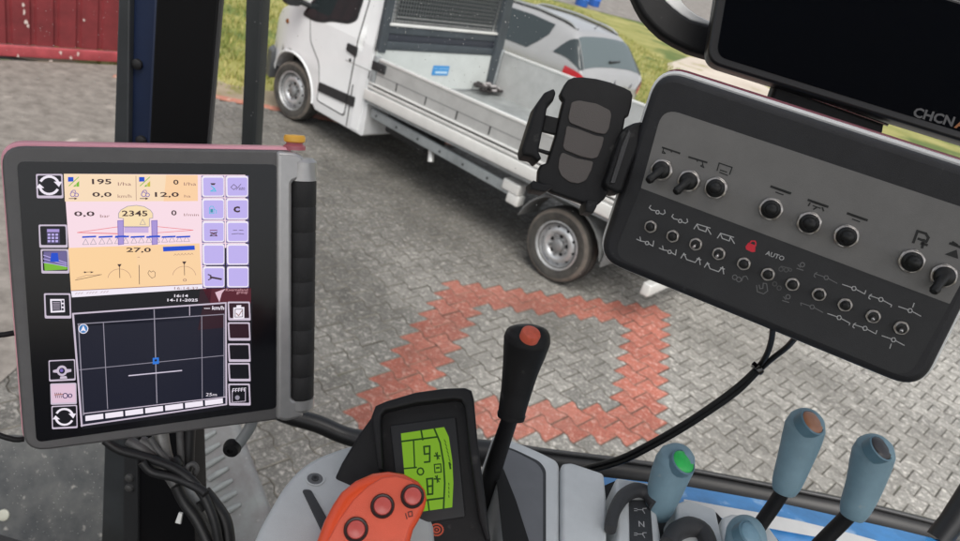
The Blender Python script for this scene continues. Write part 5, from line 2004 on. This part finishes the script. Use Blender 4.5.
ls([(316, 156), (322, 190)], 6)
ls([(248, 196), (374, 180)], 6)
ls([(362, 152), (382, 200), (394, 270), (398, 340), (394, 430)], 6)
ls([(290, 194), (294, 288)], 5)
ls([(258, 290), (300, 286)], 5)
ls([(298, 404), (394, 392)], 6)
ls([(340, 404), (344, 434)], 5)
for (cx1, cy1) in ((338, 238), (348, 350)):
    ls([(cx1 + 8, cy1 + 26), (cx1 + 8, cy1 - 26), (cx1 - 12, cy1 - 24), (cx1 - 10, cy1 + 2), (cx1 + 8, cy1)], 6)
    ls([(cx1 + 8, cy1 + 28), (cx1 - 10, cy1 + 30)], 6)
ls([(cx1 - 10, cy1 + 4), (cx1 - 8, cy1 + 28)], 6)
ls([(314 + 11 * math.cos(k * .6), 300 + 12 * math.sin(k * .6)) for k in range(10)], 5, True)
for yy in (246, 326):
    ls([(362, yy), (382, yy)], 5)
    ls([(366, yy - 10), (378, yy + 10)], 4)
    ls([(372, yy - 12), (372, yy + 12)], 4)
ls([(362, 276), (384, 274), (386, 302), (364, 304)], 4, True)
ls([(370, 288), (378, 287)], 6)
for k in range(7):
    ls([(396 + k * 3.3, 190 + k * 13), (402 + k * 3.0, 200 + k * 13)], 2.5)
ls([(414, 270), (418, 290)], 6)
for k in range(4):
    ls([(412, 340 + k * 14), (413, 348 + k * 14)], 2.5)
m.build('lcd', hd)
m = MB()
rc_ = crop(uvf(TH_, 0.0006), 330, 385, 3.469)
ring = mat('ring_orange', (0.45, 0.06, 0.02), 0.5)
sc = (V(rc_(100, 0)) - V(rc_(0, 0))).length / 100
for r1, w_ in ((22, 5), (11, 5)):
    m.line([rc_(370 + r1 * math.cos(k * .35), 502 + r1 * .9 * math.sin(k * .35)) for k in range(18)], w_ * sc, 0.0006, ring, True)
m.poly([rc_(370 + 4 * math.cos(k * .7), 502 + 4 * math.sin(k * .7)) for k in range(9)], 0.0007, ring)
m.build('ring_mark', hd)

# orange multifunction handle with three red buttons
TO = facing(380, 505, 0.555, roll=0, yaw=12, pit=-24)
oh = thing('multifunction_joystick', TO, 'orange rounded joystick head with three red push buttons before the green display', 'joystick')
f = uvf(TO)
oc = crop(f, 330, 385, 3.469)
orange = mat('handle_orange', (0.80, 0.08, 0.018), 0.32, var=0.05, vscale=30, coat=0.3, bump=0.1, bscale=1500)
orange2 = mat('handle_orange_face', (0.76, 0.11, 0.055), 0.38, var=0.06, vscale=30, bump=0.15, bscale=1500)
ho = [oc(*q) for q in [(-58, 640), (-46, 540), (-20, 470), (10, 412), (40, 368), (90, 328), (150, 302), (205, 295), (260, 304), (310, 330), (334, 362), (340, 392), (332, 425), (312, 466), (292, 500), (276, 560), (262, 640)]]
m = MB()
m.prism(ho, -0.038, 0.0, orange, 0.0085, 6, bevb=0.008)
m.build('grip', oh)
fo = [oc(*q) for q in [(-22, 610), (-8, 540), (30, 470), (80, 400), (130, 352), (180, 322), (230, 316), (280, 330), (318, 366), (322, 396), (306, 440), (276, 490), (256, 560), (244, 610)]]
m = MB()
m.prism(fo, -0.001, 0.0012, orange2, 0.0012, 3)
m.build('face', oh)
bred = mat('button_red', (0.58, 0.10, 0.085), 0.35)
bring = mat('button_ring', (0.02, 0.012, 0.012), 0.4)
of = crop(uvf(TO, 0.002), 330, 385, 3.469)
for (x, y) in ((90, 502), (182, 420), (286, 386)):
    u, v_ = of(x, y)
    bt = thing('push_button', Matrix.Translation((u, v_, 0.0012)), None, None)
    bt.parent = oh
    m = MB()
    m.lathe([(0.0092, -0.001), (0.0092, 0.0016), (0.0084, 0.0026), (0.0072, 0.0024), (0.0070, 0.0008)], bring, 32, cap=False)
    m.build('collar', bt)
    m = MB()
    m.lathe([(0.0068, 0.0), (0.0068, 0.0030), (0.0062, 0.0042), (0.0045, 0.0048), (0, 0.0050)], bred, 32)
    m.build('cap', bt)
m = MB()
hs = crop(uvf(TO, 0.0016), 330, 385, 3.469)
sc = (V(hs(100, 0)) - V(hs(0, 0))).length / 100
for st in ([(262, 446), (267, 464)], [(271, 441), (284, 438), (286, 454), (274, 457), (271, 441)]):
    m.line([hs(*p) for p in st], 3.5 * sc, 0.0016, mat('handle_mark', (0.12, 0.02, 0.015), 0.5))
m.build('mark', oh)

# black gear lever with an orange cap
def cpath(px, d):
    return [W(x, y, dd) for (x, y), dd in zip(px, d if isinstance(d, (list, tuple)) else [d] * len(px))]


gl = thing('gear_lever', W(497, 490, 0.70), 'black pear-shaped gear lever with an orange cap standing in the console slot', 'lever')
GI = gl.matrix_world.inverted()
m = MB()
pp = cpath([(511.5, 415), (513, 406), (516.5, 390), (520.5, 370), (524.5, 352), (527, 340), (528, 333), (528.4, 328.6), (528.6, 325.6), (528.7, 324)], [0.655, 0.652, 0.648, 0.643, 0.639, 0.635, 0.633, 0.632, 0.632, 0.632])
m.tube([GI @ p for p in pp], [0.0122, 0.0128, 0.0140, 0.0162, 0.0192, 0.0208, 0.0194, 0.0160, 0.0108, 0.003], plast, 28, sub=6)
m.tube([GI @ p for p in cpath([(510.8, 418), (511.6, 414)], [0.6555, 0.655])], [0.0125, 0.0132], plast, 24)
m.build('grip', gl)
m = MB()
pp = cpath([(511, 415), (504, 436), (493, 470), (480, 515)], [0.656, 0.672, 0.690, 0.712])
m.tube([GI @ p for p in pp], [0.0075, 0.0080, 0.0086, 0.0092], plast, 18, sub=4)
m.build('shaft', gl)
m = MB()
tp = W(531, 333.5, 0.6135)
ax = (UP * 0.74 - FW * 0.58 + RT * 0.28).normalized()
Mc = GI @ (Matrix.Translation(tp) @ ax.to_track_quat('Z', 'Y').to_matrix().to_4x4())
m.lathe([(0.0084, -0.006), (0.0086, 0.000), (0.0078, 0.0018), (0.0045, 0.0028), (0, 0.003)], mat('cap_orange', (0.62, 0.11, 0.06), 0.45, var=.12, vscale=200), 28, Mc)
m.build('cap', gl)

# blue remote valve levers
lblue = mat('lever_blue', (0.185, 0.295, 0.355), 0.5, var=0.08, vscale=40, bump=0.2, bscale=1600, speck=((0.26, 0.33, 0.36), 90, 0.68))


def valve_lever(label, grip_px, radii, d, btn, bsize, bcol, bname, shaft_px, seat):
    t = thing('valve_lever', W(*seat, d + 0.03), label, 'lever', 'blue valve levers on the console')
    I = t.matrix_world.inverted()
    m = MB()
    n = len(grip_px)
    m.tube([I @ W(x, y, d + 0.015 * (1 - k / (n - 1))) for k, (x, y) in enumerate(grip_px)], radii, lblue, 26, sub=6)
    m.build('grip', t)
    ax = (UP * 0.60 - FW * 0.68 + RT * 0.42).normalized()
    c = W(*btn, d - radii[-2] * 0.50) + ax * 0.0004
    Mb = I @ (Matrix.Translation(c) @ ax.to_track_quat('Z', 'Y').to_matrix().to_4x4())
    m = MB()
    m.lathe([(bsize + 0.0014, -0.010), (bsize + 0.0014, 0.0004), (bsize, 0.0012), (bsize - 0.0006, 0.0002)], mat('lever_collar', (0.10, 0.19, 0.245), 0.4), 30, Mb, cap=False)
    m.build('collar', t)
    m = MB()
    m.lathe([(bsize - 0.0004, -0.005), (bsize - 0.0004, 0.0006), (bsize * 0.85, 0.0022), (bsize * 0.5, 0.0032), (0, 0.0036)], mat(bname, bcol, 0.35, var=.08, vscale=120), 30, Mb)
    m.build('button', t)
    if shaft_px:
        m = MB()
        k = len(shaft_px)
        m.tube([I @ W(x, y, d + 0.012 + 0.03 * i / max(1, k - 1)) for i, (x, y) in enumerate(shaft_px)], 0.0088, consod if False else plast, 14, sub=3, flat=0.75)
        m.build('shaft', t)
    return t


valve_lever('blue curved lever knob with a bright green button by the N label', [(657, 516), (659, 507), (664, 492), (670, 475), (675, 463), (678, 454), (679, 449.5)], [0.0115, 0.0148, 0.0168, 0.0186, 0.0192, 0.0165, 0.0075], 0.70, (683, 462), 0.0118, (0.03, 0.50, 0.10), 'button_green', None, (655, 520))
valve_lever('tallest blue lever knob, curved, with a brown button', [(784, 491), (787, 482), (794, 462), (801, 441), (805, 427), (807, 418), (808, 413.5)], [0.0110, 0.0140, 0.0160, 0.0182, 0.0188, 0.0155, 0.007], 0.70, (812, 422.5), 0.0120, (0.34, 0.155, 0.085), 'button_brown', [(788, 482), (776, 502), (756, 531), (740, 560)], (756, 540))
valve_lever('blue curved lever knob with a dark grey button, rightmost above the blue fender', [(852, 516), (856, 506), (864, 486), (870, 466), (873.5, 453), (875, 444), (876, 439)], [0.0112, 0.0145, 0.0165, 0.0187, 0.0193, 0.016, 0.007], 0.70, (880.5, 448.5), 0.0120, (0.035, 0.033, 0.036), 'button_grey', [(856, 507), (842, 522), (820, 544), (800, 566)], (820, 545))
valve_lever('low blue lever knob with a pale blue cap beside the white striped fender', [(745, 572), (746, 556), (746, 542), (746, 532), (746, 527), (746, 523.5)], [0.017, 0.0185, 0.019, 0.0175, 0.014, 0.006], 0.66, (750, 534), 0.0112, (0.17, 0.30, 0.38), 'button_pale_blue', None, (745, 570))

# ------------------------------------------------------------------ cab structure
YP = W(180, 70, 0.98).y


def vp(x, y, Y=None):
    Y = YP if Y is None else Y
    r = ray(x, y)
    p = CAM + r * (Y / r.y)
    return (p.x, p.z)


XZ = Matrix(((1, 0, 0, 0), (0, 0, -1, 0), (0, 1, 0, 0), (0, 0, 0, 1)))   # local x, y -> world x, z ; local z -> -y


def upright(px, Y, thick, mt, mb, bev=0.003):
    """px: outline in the plane y = Y, built away from the viewer"""
    mb.prism([vp(*q, Y) for q in px], -Y - thick, -Y, mt, bev, 2, XZ)


def ext(xa0, xb0, xa1, xb1, y0=0, y1=146, top=-120, bot=640):
    """four-cornered outline extended up and down from its edges at y0 and y1"""
    s = lambda a, b, y: a + (b - a) * (y - y0) / (y1 - y0)
    return [(s(xa0, xa1, top), top), (s(xa0, xa1, bot), bot), (s(xb0, xb1, bot), bot), (s(xb0, xb1, top), top)]


post = thing('cab_post', V((*[vp(180, 600)[0]], YP, 1.6)), 'thick black cab corner post with a dark blue bolted strip on its left side', 'post')
PI_ = post.matrix_world.inverted()
pblack = mat('post_black', (0.004, 0.004, 0.005), 0.5, spec=0.2)
pblue = mat('post_blue', (0.010, 0.021, 0.062), 0.45, var=0.1, vscale=10)
pgrey = mat('post_grey', (0.035, 0.039, 0.043), 0.5, var=0.2, vscale=12)


def pbuild(m, name):
    for i, v in enumerate(m.v):
        m.v[i] = PI_ @ v
    return m.build(name, post)


m = MB(); upright(ext(156, 219, 149, 207.5), YP, 0.008, pblack, m); pbuild(m, 'pillar')
m = MB(); upright(ext(218.5, 221.5, 207, 209), YP - 0.004, 0.008, mat('post_edge', (0.05, 0.05, 0.053), 0.3), m); pbuild(m, 'edge_trim')
m = MB(); upright(ext(133.5, 157, 129.5, 150), YP + 0.03, 0.03, pblue, m); pbuild(m, 'blue_strip')
m = MB(); upright(ext(129, 134.5, 127.5, 131), YP + 0.045, 0.03, pblack, m); pbuild(m, 'seal')
m = MB(); upright(ext(118, 130, 113.5, 128.5), YP + 0.02, 0.05, pgrey, m); pbuild(m, 'grey_strip')
m = MB(); upright([(123, 430), (124, 640), (200, 640), (190, 430)], YP - 0.02, 0.05, pblack, m); pbuild(m, 'lower_plate')
m = MB(); upright([(123, 430), (123.5, 640), (138, 640), (137.5, 430)], YP - 0.026, 0.02, mat('post_flange', (0.022, 0.023, 0.025), 0.5), m); pbuild(m, 'flange')
for (x, y, Y) in ((138, 64, YP + 0.03), (142, 140, YP + 0.03), (130, 477, YP - 0.026), (130, 487, YP - 0.026)):
    p = vp(x, y, Y)
    m = MB()
    m.lathe([(0.0075, 0), (0.0075, 0.005), (0.004, 0.007), (0, 0.007)], gasket if y < 300 else mat('bolt_grey', (0.10, 0.10, 0.10), 0.4, 0.5), 12, Matrix.Translation((p[0], Y, p[1])) @ Matrix.Rotation(rad(90), 4, 'X'))
    pbuild(m, 'bolt')

bar = thing('grab_bar', V((vp(245, 160, 1.25)[0], 1.25, 1.7)), 'slim dark upright bar standing just outside the cab corner post', 'bar')
BI = bar.matrix_world.inverted()
m = MB()
upright([(248, -120), (243.5, 60), (240, 148), (239, 215), (254, 215), (255.5, 148), (263.5, 0), (267, -120)], 1.25, 0.03, mat('bar_dark', (0.028, 0.031, 0.033), 0.5, var=.15, vscale=9), m, 0.006)
m.v = [BI @ v for v in m.v]
m.build('bar', bar)
m = MB()
pa, pb = vp(246, 204, 1.262), vp(196, 208, 1.262)
m.tube([BI @ V((pa[0], 1.262, pa[1])), BI @ V((pb[0], 1.12, pb[1])), BI @ V((vp(180, 208)[0], YP + 0.012, vp(180, 208)[1]))], 0.011, mat('bar_dark', (0, 0, 0)), 12)
m.build('bracket', bar)

# panes: clear glass with settled dust flecks on the inner face
clear = bpy.data.materials.new('clear_glass')
clear.use_nodes = True
nt = clear.node_tree
nt.nodes.remove(nt.nodes['Principled BSDF'])
tr = nt.nodes.new('ShaderNodeBsdfTransparent')
tr.inputs['Color'].default_value = (0.965, 0.975, 0.97, 1)
nt.links.new(tr.outputs[0], nt.nodes['Material Output'].inputs['Surface'])
dust = mat('dust_fleck', (0.42, 0.42, 0.41), 0.9)
YW = YP + 0.14


def flecks(mb, n, seed, xr, yr, Y, smin=0.0003, smax=0.0010):
    r_ = random.Random(seed)
    for _ in range(n):
        x, y = r_.uniform(*xr), r_.uniform(*yr)
        p = vp(x, y, Y)
        s = r_.uniform(smin, smax)
        a0 = r_.uniform(0, 6)
        mb.add([(p[0] + s * r_.uniform(.4, 1.2) * math.cos(a0 + k * 1.256), Y, p[1] + s * r_.uniform(.4, 1.2) * math.sin(a0 + k * 1.256)) for k in range(5)], [(0, 1, 2, 3, 4)], dust)


wsn = thing('windscreen', V((0, YW, 2.2)), 'clear windscreen pane with dust flecks behind the switch box and phone holder', 'windscreen')
WI = wsn.matrix_world.inverted()
m = MB()
a, b = vp(200, 470, YW), vp(1150, 470, YW)
zb = vp(600, 455, YW)[1]
m.add([(a[0], YW, zb - .02), (1.35, YW, zb - 0.02), (1.35, YW, 3.35), (a[0], YW, 3.35)], [(0, 1, 2, 3)], clear)
m.v = [WI @ v for v in m.v]
m.build('pane', wsn)
m = MB()
flecks(m, 260, 5, (215, 640), (-10, 440), YW - 0.002)
flecks(m, 200, 6, (380, 540), (-10, 90), YW - 0.002)
m.v = [WI @ v for v in m.v]
o = m.build('dust_flecks', wsn, kind='stuff')
sdn = thing('side_window', V((-1, YW, 2.2)), 'clear side window pane with dried dust marks left of the cab post', 'window')
WI = sdn.matrix_world.inverted()
m = MB()
a = vp(118, 400, YW)
m.add([(a[0] - 1.3, YW - 0.02, 2.05), (a[0], YW - 0.02, 2.05), (a[0], YW - 0.02, 3.35), (a[0] - 1.3, YW - 0.02, 3.35)], [(0, 1, 2, 3)], clear)
m.v = [WI @ v for v in m.v]
m.build('pane', sdn)
m = MB()
flecks(m, 130, 8, (-5, 118), (-10, 145), YW - 0.022)
flecks(m, 260, 9, (-5, 122), (430, 545), YW - 0.022, 0.0004, 0.0016)
m.v = [WI @ v for v in m.v]
o = m.build('dust_flecks', sdn, kind='stuff')

# lower windscreen rail: a thick black tube that bends down past the terminal
YR = YP + 0.10
rl = thing('cab_rail', V((*[vp(600, 465, YR)[0]], YR, vp(600, 465, YR)[1])), 'long black tubular rail crossing below the windscreen behind the levers', 'rail')
RI = rl.matrix_world.inverted()
m = MB()
rp = [(255, 398), (285, 414), (318, 424), (350, 437), (400, 446), (450, 450), (500, 455), (545, 462), (610, 470), (680, 480), (760, 495), (850, 513), (950, 538), (1050, 565)]
m.tube([RI @ V((vp(x, y, YR)[0], YR, vp(x, y, YR)[1])) for x, y in rp], [0.0165] * 4 + [0.0245] * 10, mat('rail_black', (0.012, 0.012, 0.0125), 0.4, var=.2, vscale=20), 18, sub=4)
m.build('tube', rl)
m = MB()
m.tube([RI @ V((vp(x, y - 13, YR)[0], YR - 0.004, vp(x, y - 13, YR)[1])) for x, y in rp[6:]], 0.0035, mat('rail_lip', (0.06, 0.06, 0.062), 0.35), 10, sub=4)
m.build('lip', rl)
m = MB()
m.tube([RI @ W(938, 540, 0.93), RI @ W(952, 522, 0.93), RI @ W(985, 470, 0.93), RI @ W(1090, 300, 0.94), RI @ W(1150, 120, 0.98)], 0.015, mat('rail_black', (0, 0, 0)), 14)
m.build('strut', rl)
# blue fender inside the rail
fdm = mat('fender_blue', (0.05, 0.27, 0.62), 0.4, var=0.25, vscale=14, coat=0.3, speck=((0.30, 0.52, 0.80), 26, 0.58))
fst = mat('fender_white', (0.70, 0.70, 0.68), 0.4, var=.08, vscale=10)
fn = thing('blue_fender', W(800, 515, 0.90), 'bright blue tractor fender with a white stripe below the black rail', 'fender')
FI = fn.matrix_world.inverted()
m = MB()
fo_ = [(560, 472), (690, 487), (780, 503), (900, 530), (1000, 555)]
up_ = [W(x, y, 0.925) for x, y in fo_]
mi_ = [W(x, y + 17, 0.885) for x, y in fo_]
lo_ = [W(x, y + 60, 0.86) for x, y in fo_]
n = len(fo_)
m.add([FI @ p for p in up_ + mi_ + lo_] + [FI @ (p - V((0, 0, 0.02))) for p in up_ + mi_ + lo_], [(k + n * r, k + n * (r + 1), k + 1 + n * (r + 1), k + 1 + n * r) for r in range(2) for k in range(n - 1)] + [(3 * n + k + n * r, 3 * n + k + 1 + n * r, 3 * n + k + 1 + n * (r + 1), 3 * n + k + n * (r + 1)) for r in range(2) for k in range(n - 1)] + [(k, k + 1, 3 * n + k + 1, 3 * n + k) for k in range(n - 1)], fdm)
m.build('panel', fn)
m = MB()
so_ = [(684, 499), (722, 506), (765, 513.5), (800, 521), (850, 533), (900, 547)]
wi_ = [6, 12, 14, 13, 10, 9]
us = [W(x, y, 0.880) for x, y in so_]
ls_ = [W(x, y + w_, 0.868) for (x, y), w_ in zip(so_, wi_)]
n = len(so_)
m.add([FI @ p for p in us + ls_], [(k, k + n, k + n + 1, k + 1) for k in range(n - 1)], fst)
m.build('stripe', fn)

# black lead from the switch box, with its cable tie
cab_ = thing('control_cable', W(757, 368, 0.66), 'twin black cable looping from the switch box down to the rail', 'cable')
I = cab_.matrix_world.inverted()
for path in ([(773, 328), (771, 342), (766, 356), (757, 368), (735, 388), (706, 409), (678, 427), (648, 444), (622, 457), (596, 465), (575, 470)], [(795, 338), (787, 347), (773, 358), (759.5, 370), (738, 391.5), (708, 413), (680, 431), (650, 448), (624, 461), (598, 469), (577, 474)]):
    m = MB()
    n = len(path)
    m.tube([I @ W(x, y, 0.64 + 0.22 * (k / (n - 1))) for k, (x, y) in enumerate(path)], 0.0027, mat('cable_black', (0.010, 0.010, 0.010), 0.45), 10, sub=4)
    m.build('cable', cab_)
m = MB()
tpp = W(757.5, 369, 0.70)
ax = (W(735, 389, 0.70) - W(766, 360, 0.70)).normalized()
m.lathe([(0.0062, -0.0025), (0.0066, 0), (0.0062, 0.0025)], glossb, 16, I @ (Matrix.Translation(tpp) @ ax.to_track_quat('Z', 'Y').to_matrix().to_4x4()))
m.box(-0.003, 0.005, -0.002, 0.003, 0.010, 0.002, glossb, 0, I @ (Matrix.Translation(tpp) @ ax.to_track_quat('Z', 'Y').to_matrix().to_4x4()))
m.build('cable_tie', cab_)

# cable loom hanging under the terminal
lo = thing('cable_loom', W(180, 500, 0.80), 'tangled loom of black and grey cables hanging under the lit terminal', 'cables')
I = lo.matrix_world.inverted()
cb = mat('loom_black', (0.012, 0.012, 0.013), 0.5, var=.2, vscale=50)
cg = mat('loom_grey', (0.10, 0.10, 0.10), 0.5, var=.2, vscale=40)
cs_ = mat('loom_sleeve', (0.26, 0.26, 0.25), 0.4, 0.3, var=.3, vscale=60)
for k, (px, r_, mt, d) in enumerate((([(105, 440), (120, 450), (148, 458), (178, 470), (200, 490), (214, 520), (220, 550)], 0.0050, cb, 0.79), ([(128, 440), (150, 455), (172, 480), (190, 505), (206, 530), (214, 560)], 0.0058, cg, 0.80), ([(160, 432), (164, 455), (172, 475), (190, 500), (206, 520), (212, 545)], 0.0090, cs_, 0.815), ([(180, 430), (181, 452), (183, 470), (190, 476)], 0.0042, cg, 0.82), ([(190, 428), (189, 450), (188, 466), (183, 478)], 0.0062, cb, 0.825),
                                     ([(140, 440), (150, 446), (160, 460), (168, 474)], 0.0060, cg, 0.805), ([(150, 438), (158, 450), (168, 462)], 0.0034, cg, 0.80), ([(178, 474), (190, 478), (197, 470), (194, 464), (188, 466), (186, 474)], 0.0026, cg, 0.80), ([(142, 462), (152, 472), (176, 478), (198, 488), (206, 494)], 0.0048, cb, 0.785), ([(204, 492), (214, 504), (226, 524), (230, 560)], 0.0075, cb, 0.80), ([(176, 486), (184, 502), (198, 522), (210, 548)], 0.0060, cb, 0.79))):
    m = MB()
    m.tube([I @ W(x, y, d + 0.003 * math.sin(i)) for i, (x, y) in enumerate(px)], r_, mt, 12, sub=5)
    m.build('cable', lo)
for (x, y, r_) in ((172, 465, 0.0105), (198, 508, 0.010)):
    m = MB()
    ax = (W(x + 12, y + 18, .81) - W(x, y, .81)).normalized()
    m.lathe([(r_, -0.006), (r_ + .0008, -0.004), (r_ + .0008, 0.004), (r_, 0.006)], cb, 18, I @ (Matrix.Translation(W(x, y, 0.81)) @ ax.to_track_quat('Z', 'Y').to_matrix().to_4x4()))
    m.build('cable_tie', lo)
m = MB()
m.prism([(0, 0), (.006, 0), (.005, .012), (.001, .012)], 0, 0.003, mat('connector_white', (0.7, 0.7, 0.68), 0.5), 0.0006, 2, I @ facing(176, 522, 0.785, roll=-15))
m.build('connector', lo)

# grey ribbed mudguard beyond the glass, its back sloping up and away
def slope(x, y, Y, tilt):
    px_ = vp(x, y, Y)
    return Matrix.Translation((px_[0], Y, px_[1])) @ Matrix.Rotation(rad(90 - tilt), 4, 'X')


mg = mat('mudguard_dusty', (0.20, 0.185, 0.185), 0.75, col2=(0.27, 0.285, 0.28), vscale=12, speck=((0.36, 0.36, 0.34), 60, 0.66))
MS = slope(215, 480, 1.36, 50)
mu = thing('front_mudguard', MS, 'dusty grey ribbed mudguard behind the cable loom', 'mudguard')
f = uvf(MS)
m = MB()
m.prism([f(*q) for q in [(150, 380), (228, 380), (236, 420), (248, 455), (262, 492), (268, 508), (258, 560), (250, 660), (120, 660)]], -0.06, 0.0, mg, 0.02, 5)
m.build('guard', mu)
for k in range(7):
    y = 437 + 12 * k
    x = 196 + 4.2 * k
    m = MB()
    m.tube([(*f(x, y + 7), 0.002), (*f(x + 9, y + 1), 0.002), (*f(x + 20, y - 5), 0.002)], [0.007, 0.0085, 0.005], mat('rib_dusty', (0.30, 0.315, 0.31), 0.75, var=.15, vscale=40), 10, sub=3)
    m.build('rib', mu)
# dark dusty fender low on the left
MS = slope(60, 480, 1.45, 35)
df = thing('dusty_fender', MS, 'dark grey dirt-speckled fender with a pale round bolt low beyond the side window', 'fender')
f = uvf(MS)
m = MB()
m.prism([f(*q) for q in [(-200, 425), (-20, 436), (60, 440), (132, 426), (134, 520), (136, 700), (-200, 700)]], -0.08, 0.0, mat('fender_dirty', (0.05, 0.054, 0.058), 0.8, col2=(0.12, 0.122, 0.12), vscale=9, speck=((0.30, 0.29, 0.27), 34, 0.64)), 0.01, 3)
m.build('panel', df)
m = MB()
m.lathe([(0.016, 0), (0.016, 0.004), (0.010, 0.007), (0.0, 0.006)], mat('bolt_pale', (0.45, 0.45, 0.38), 0.5), 20, Matrix.Translation((*f(4, 515), 0)))
m.build('bolt', df)

# cab roof over the seat, rear wall and floor: they shade the inside
rf = mat('roof_lining', (0.22, 0.22, 0.22), 0.9)
m = MB()
m.box(-0.75, -0.7, 3.42, 0.95, 0.30, 3.52, rf, 0.02)
m.build('cab_roof', label='dark cab roof lining above the windscreen and the controls', cat='roof', kind='structure')
m = MB()
m.box(-1.0, -0.95, 1.56, 1.35, YP - 0.1, 1.62, mat('floor_mat', (0.03, 0.03, 0.03), 0.9))
m.build('cab_floor', kind='structure')
m = MB()
m.box(-1.0, -1.0, 1.62, 1.35, -0.96, 2.35, rf)
m.build('cab_rear_wall', kind='structure')
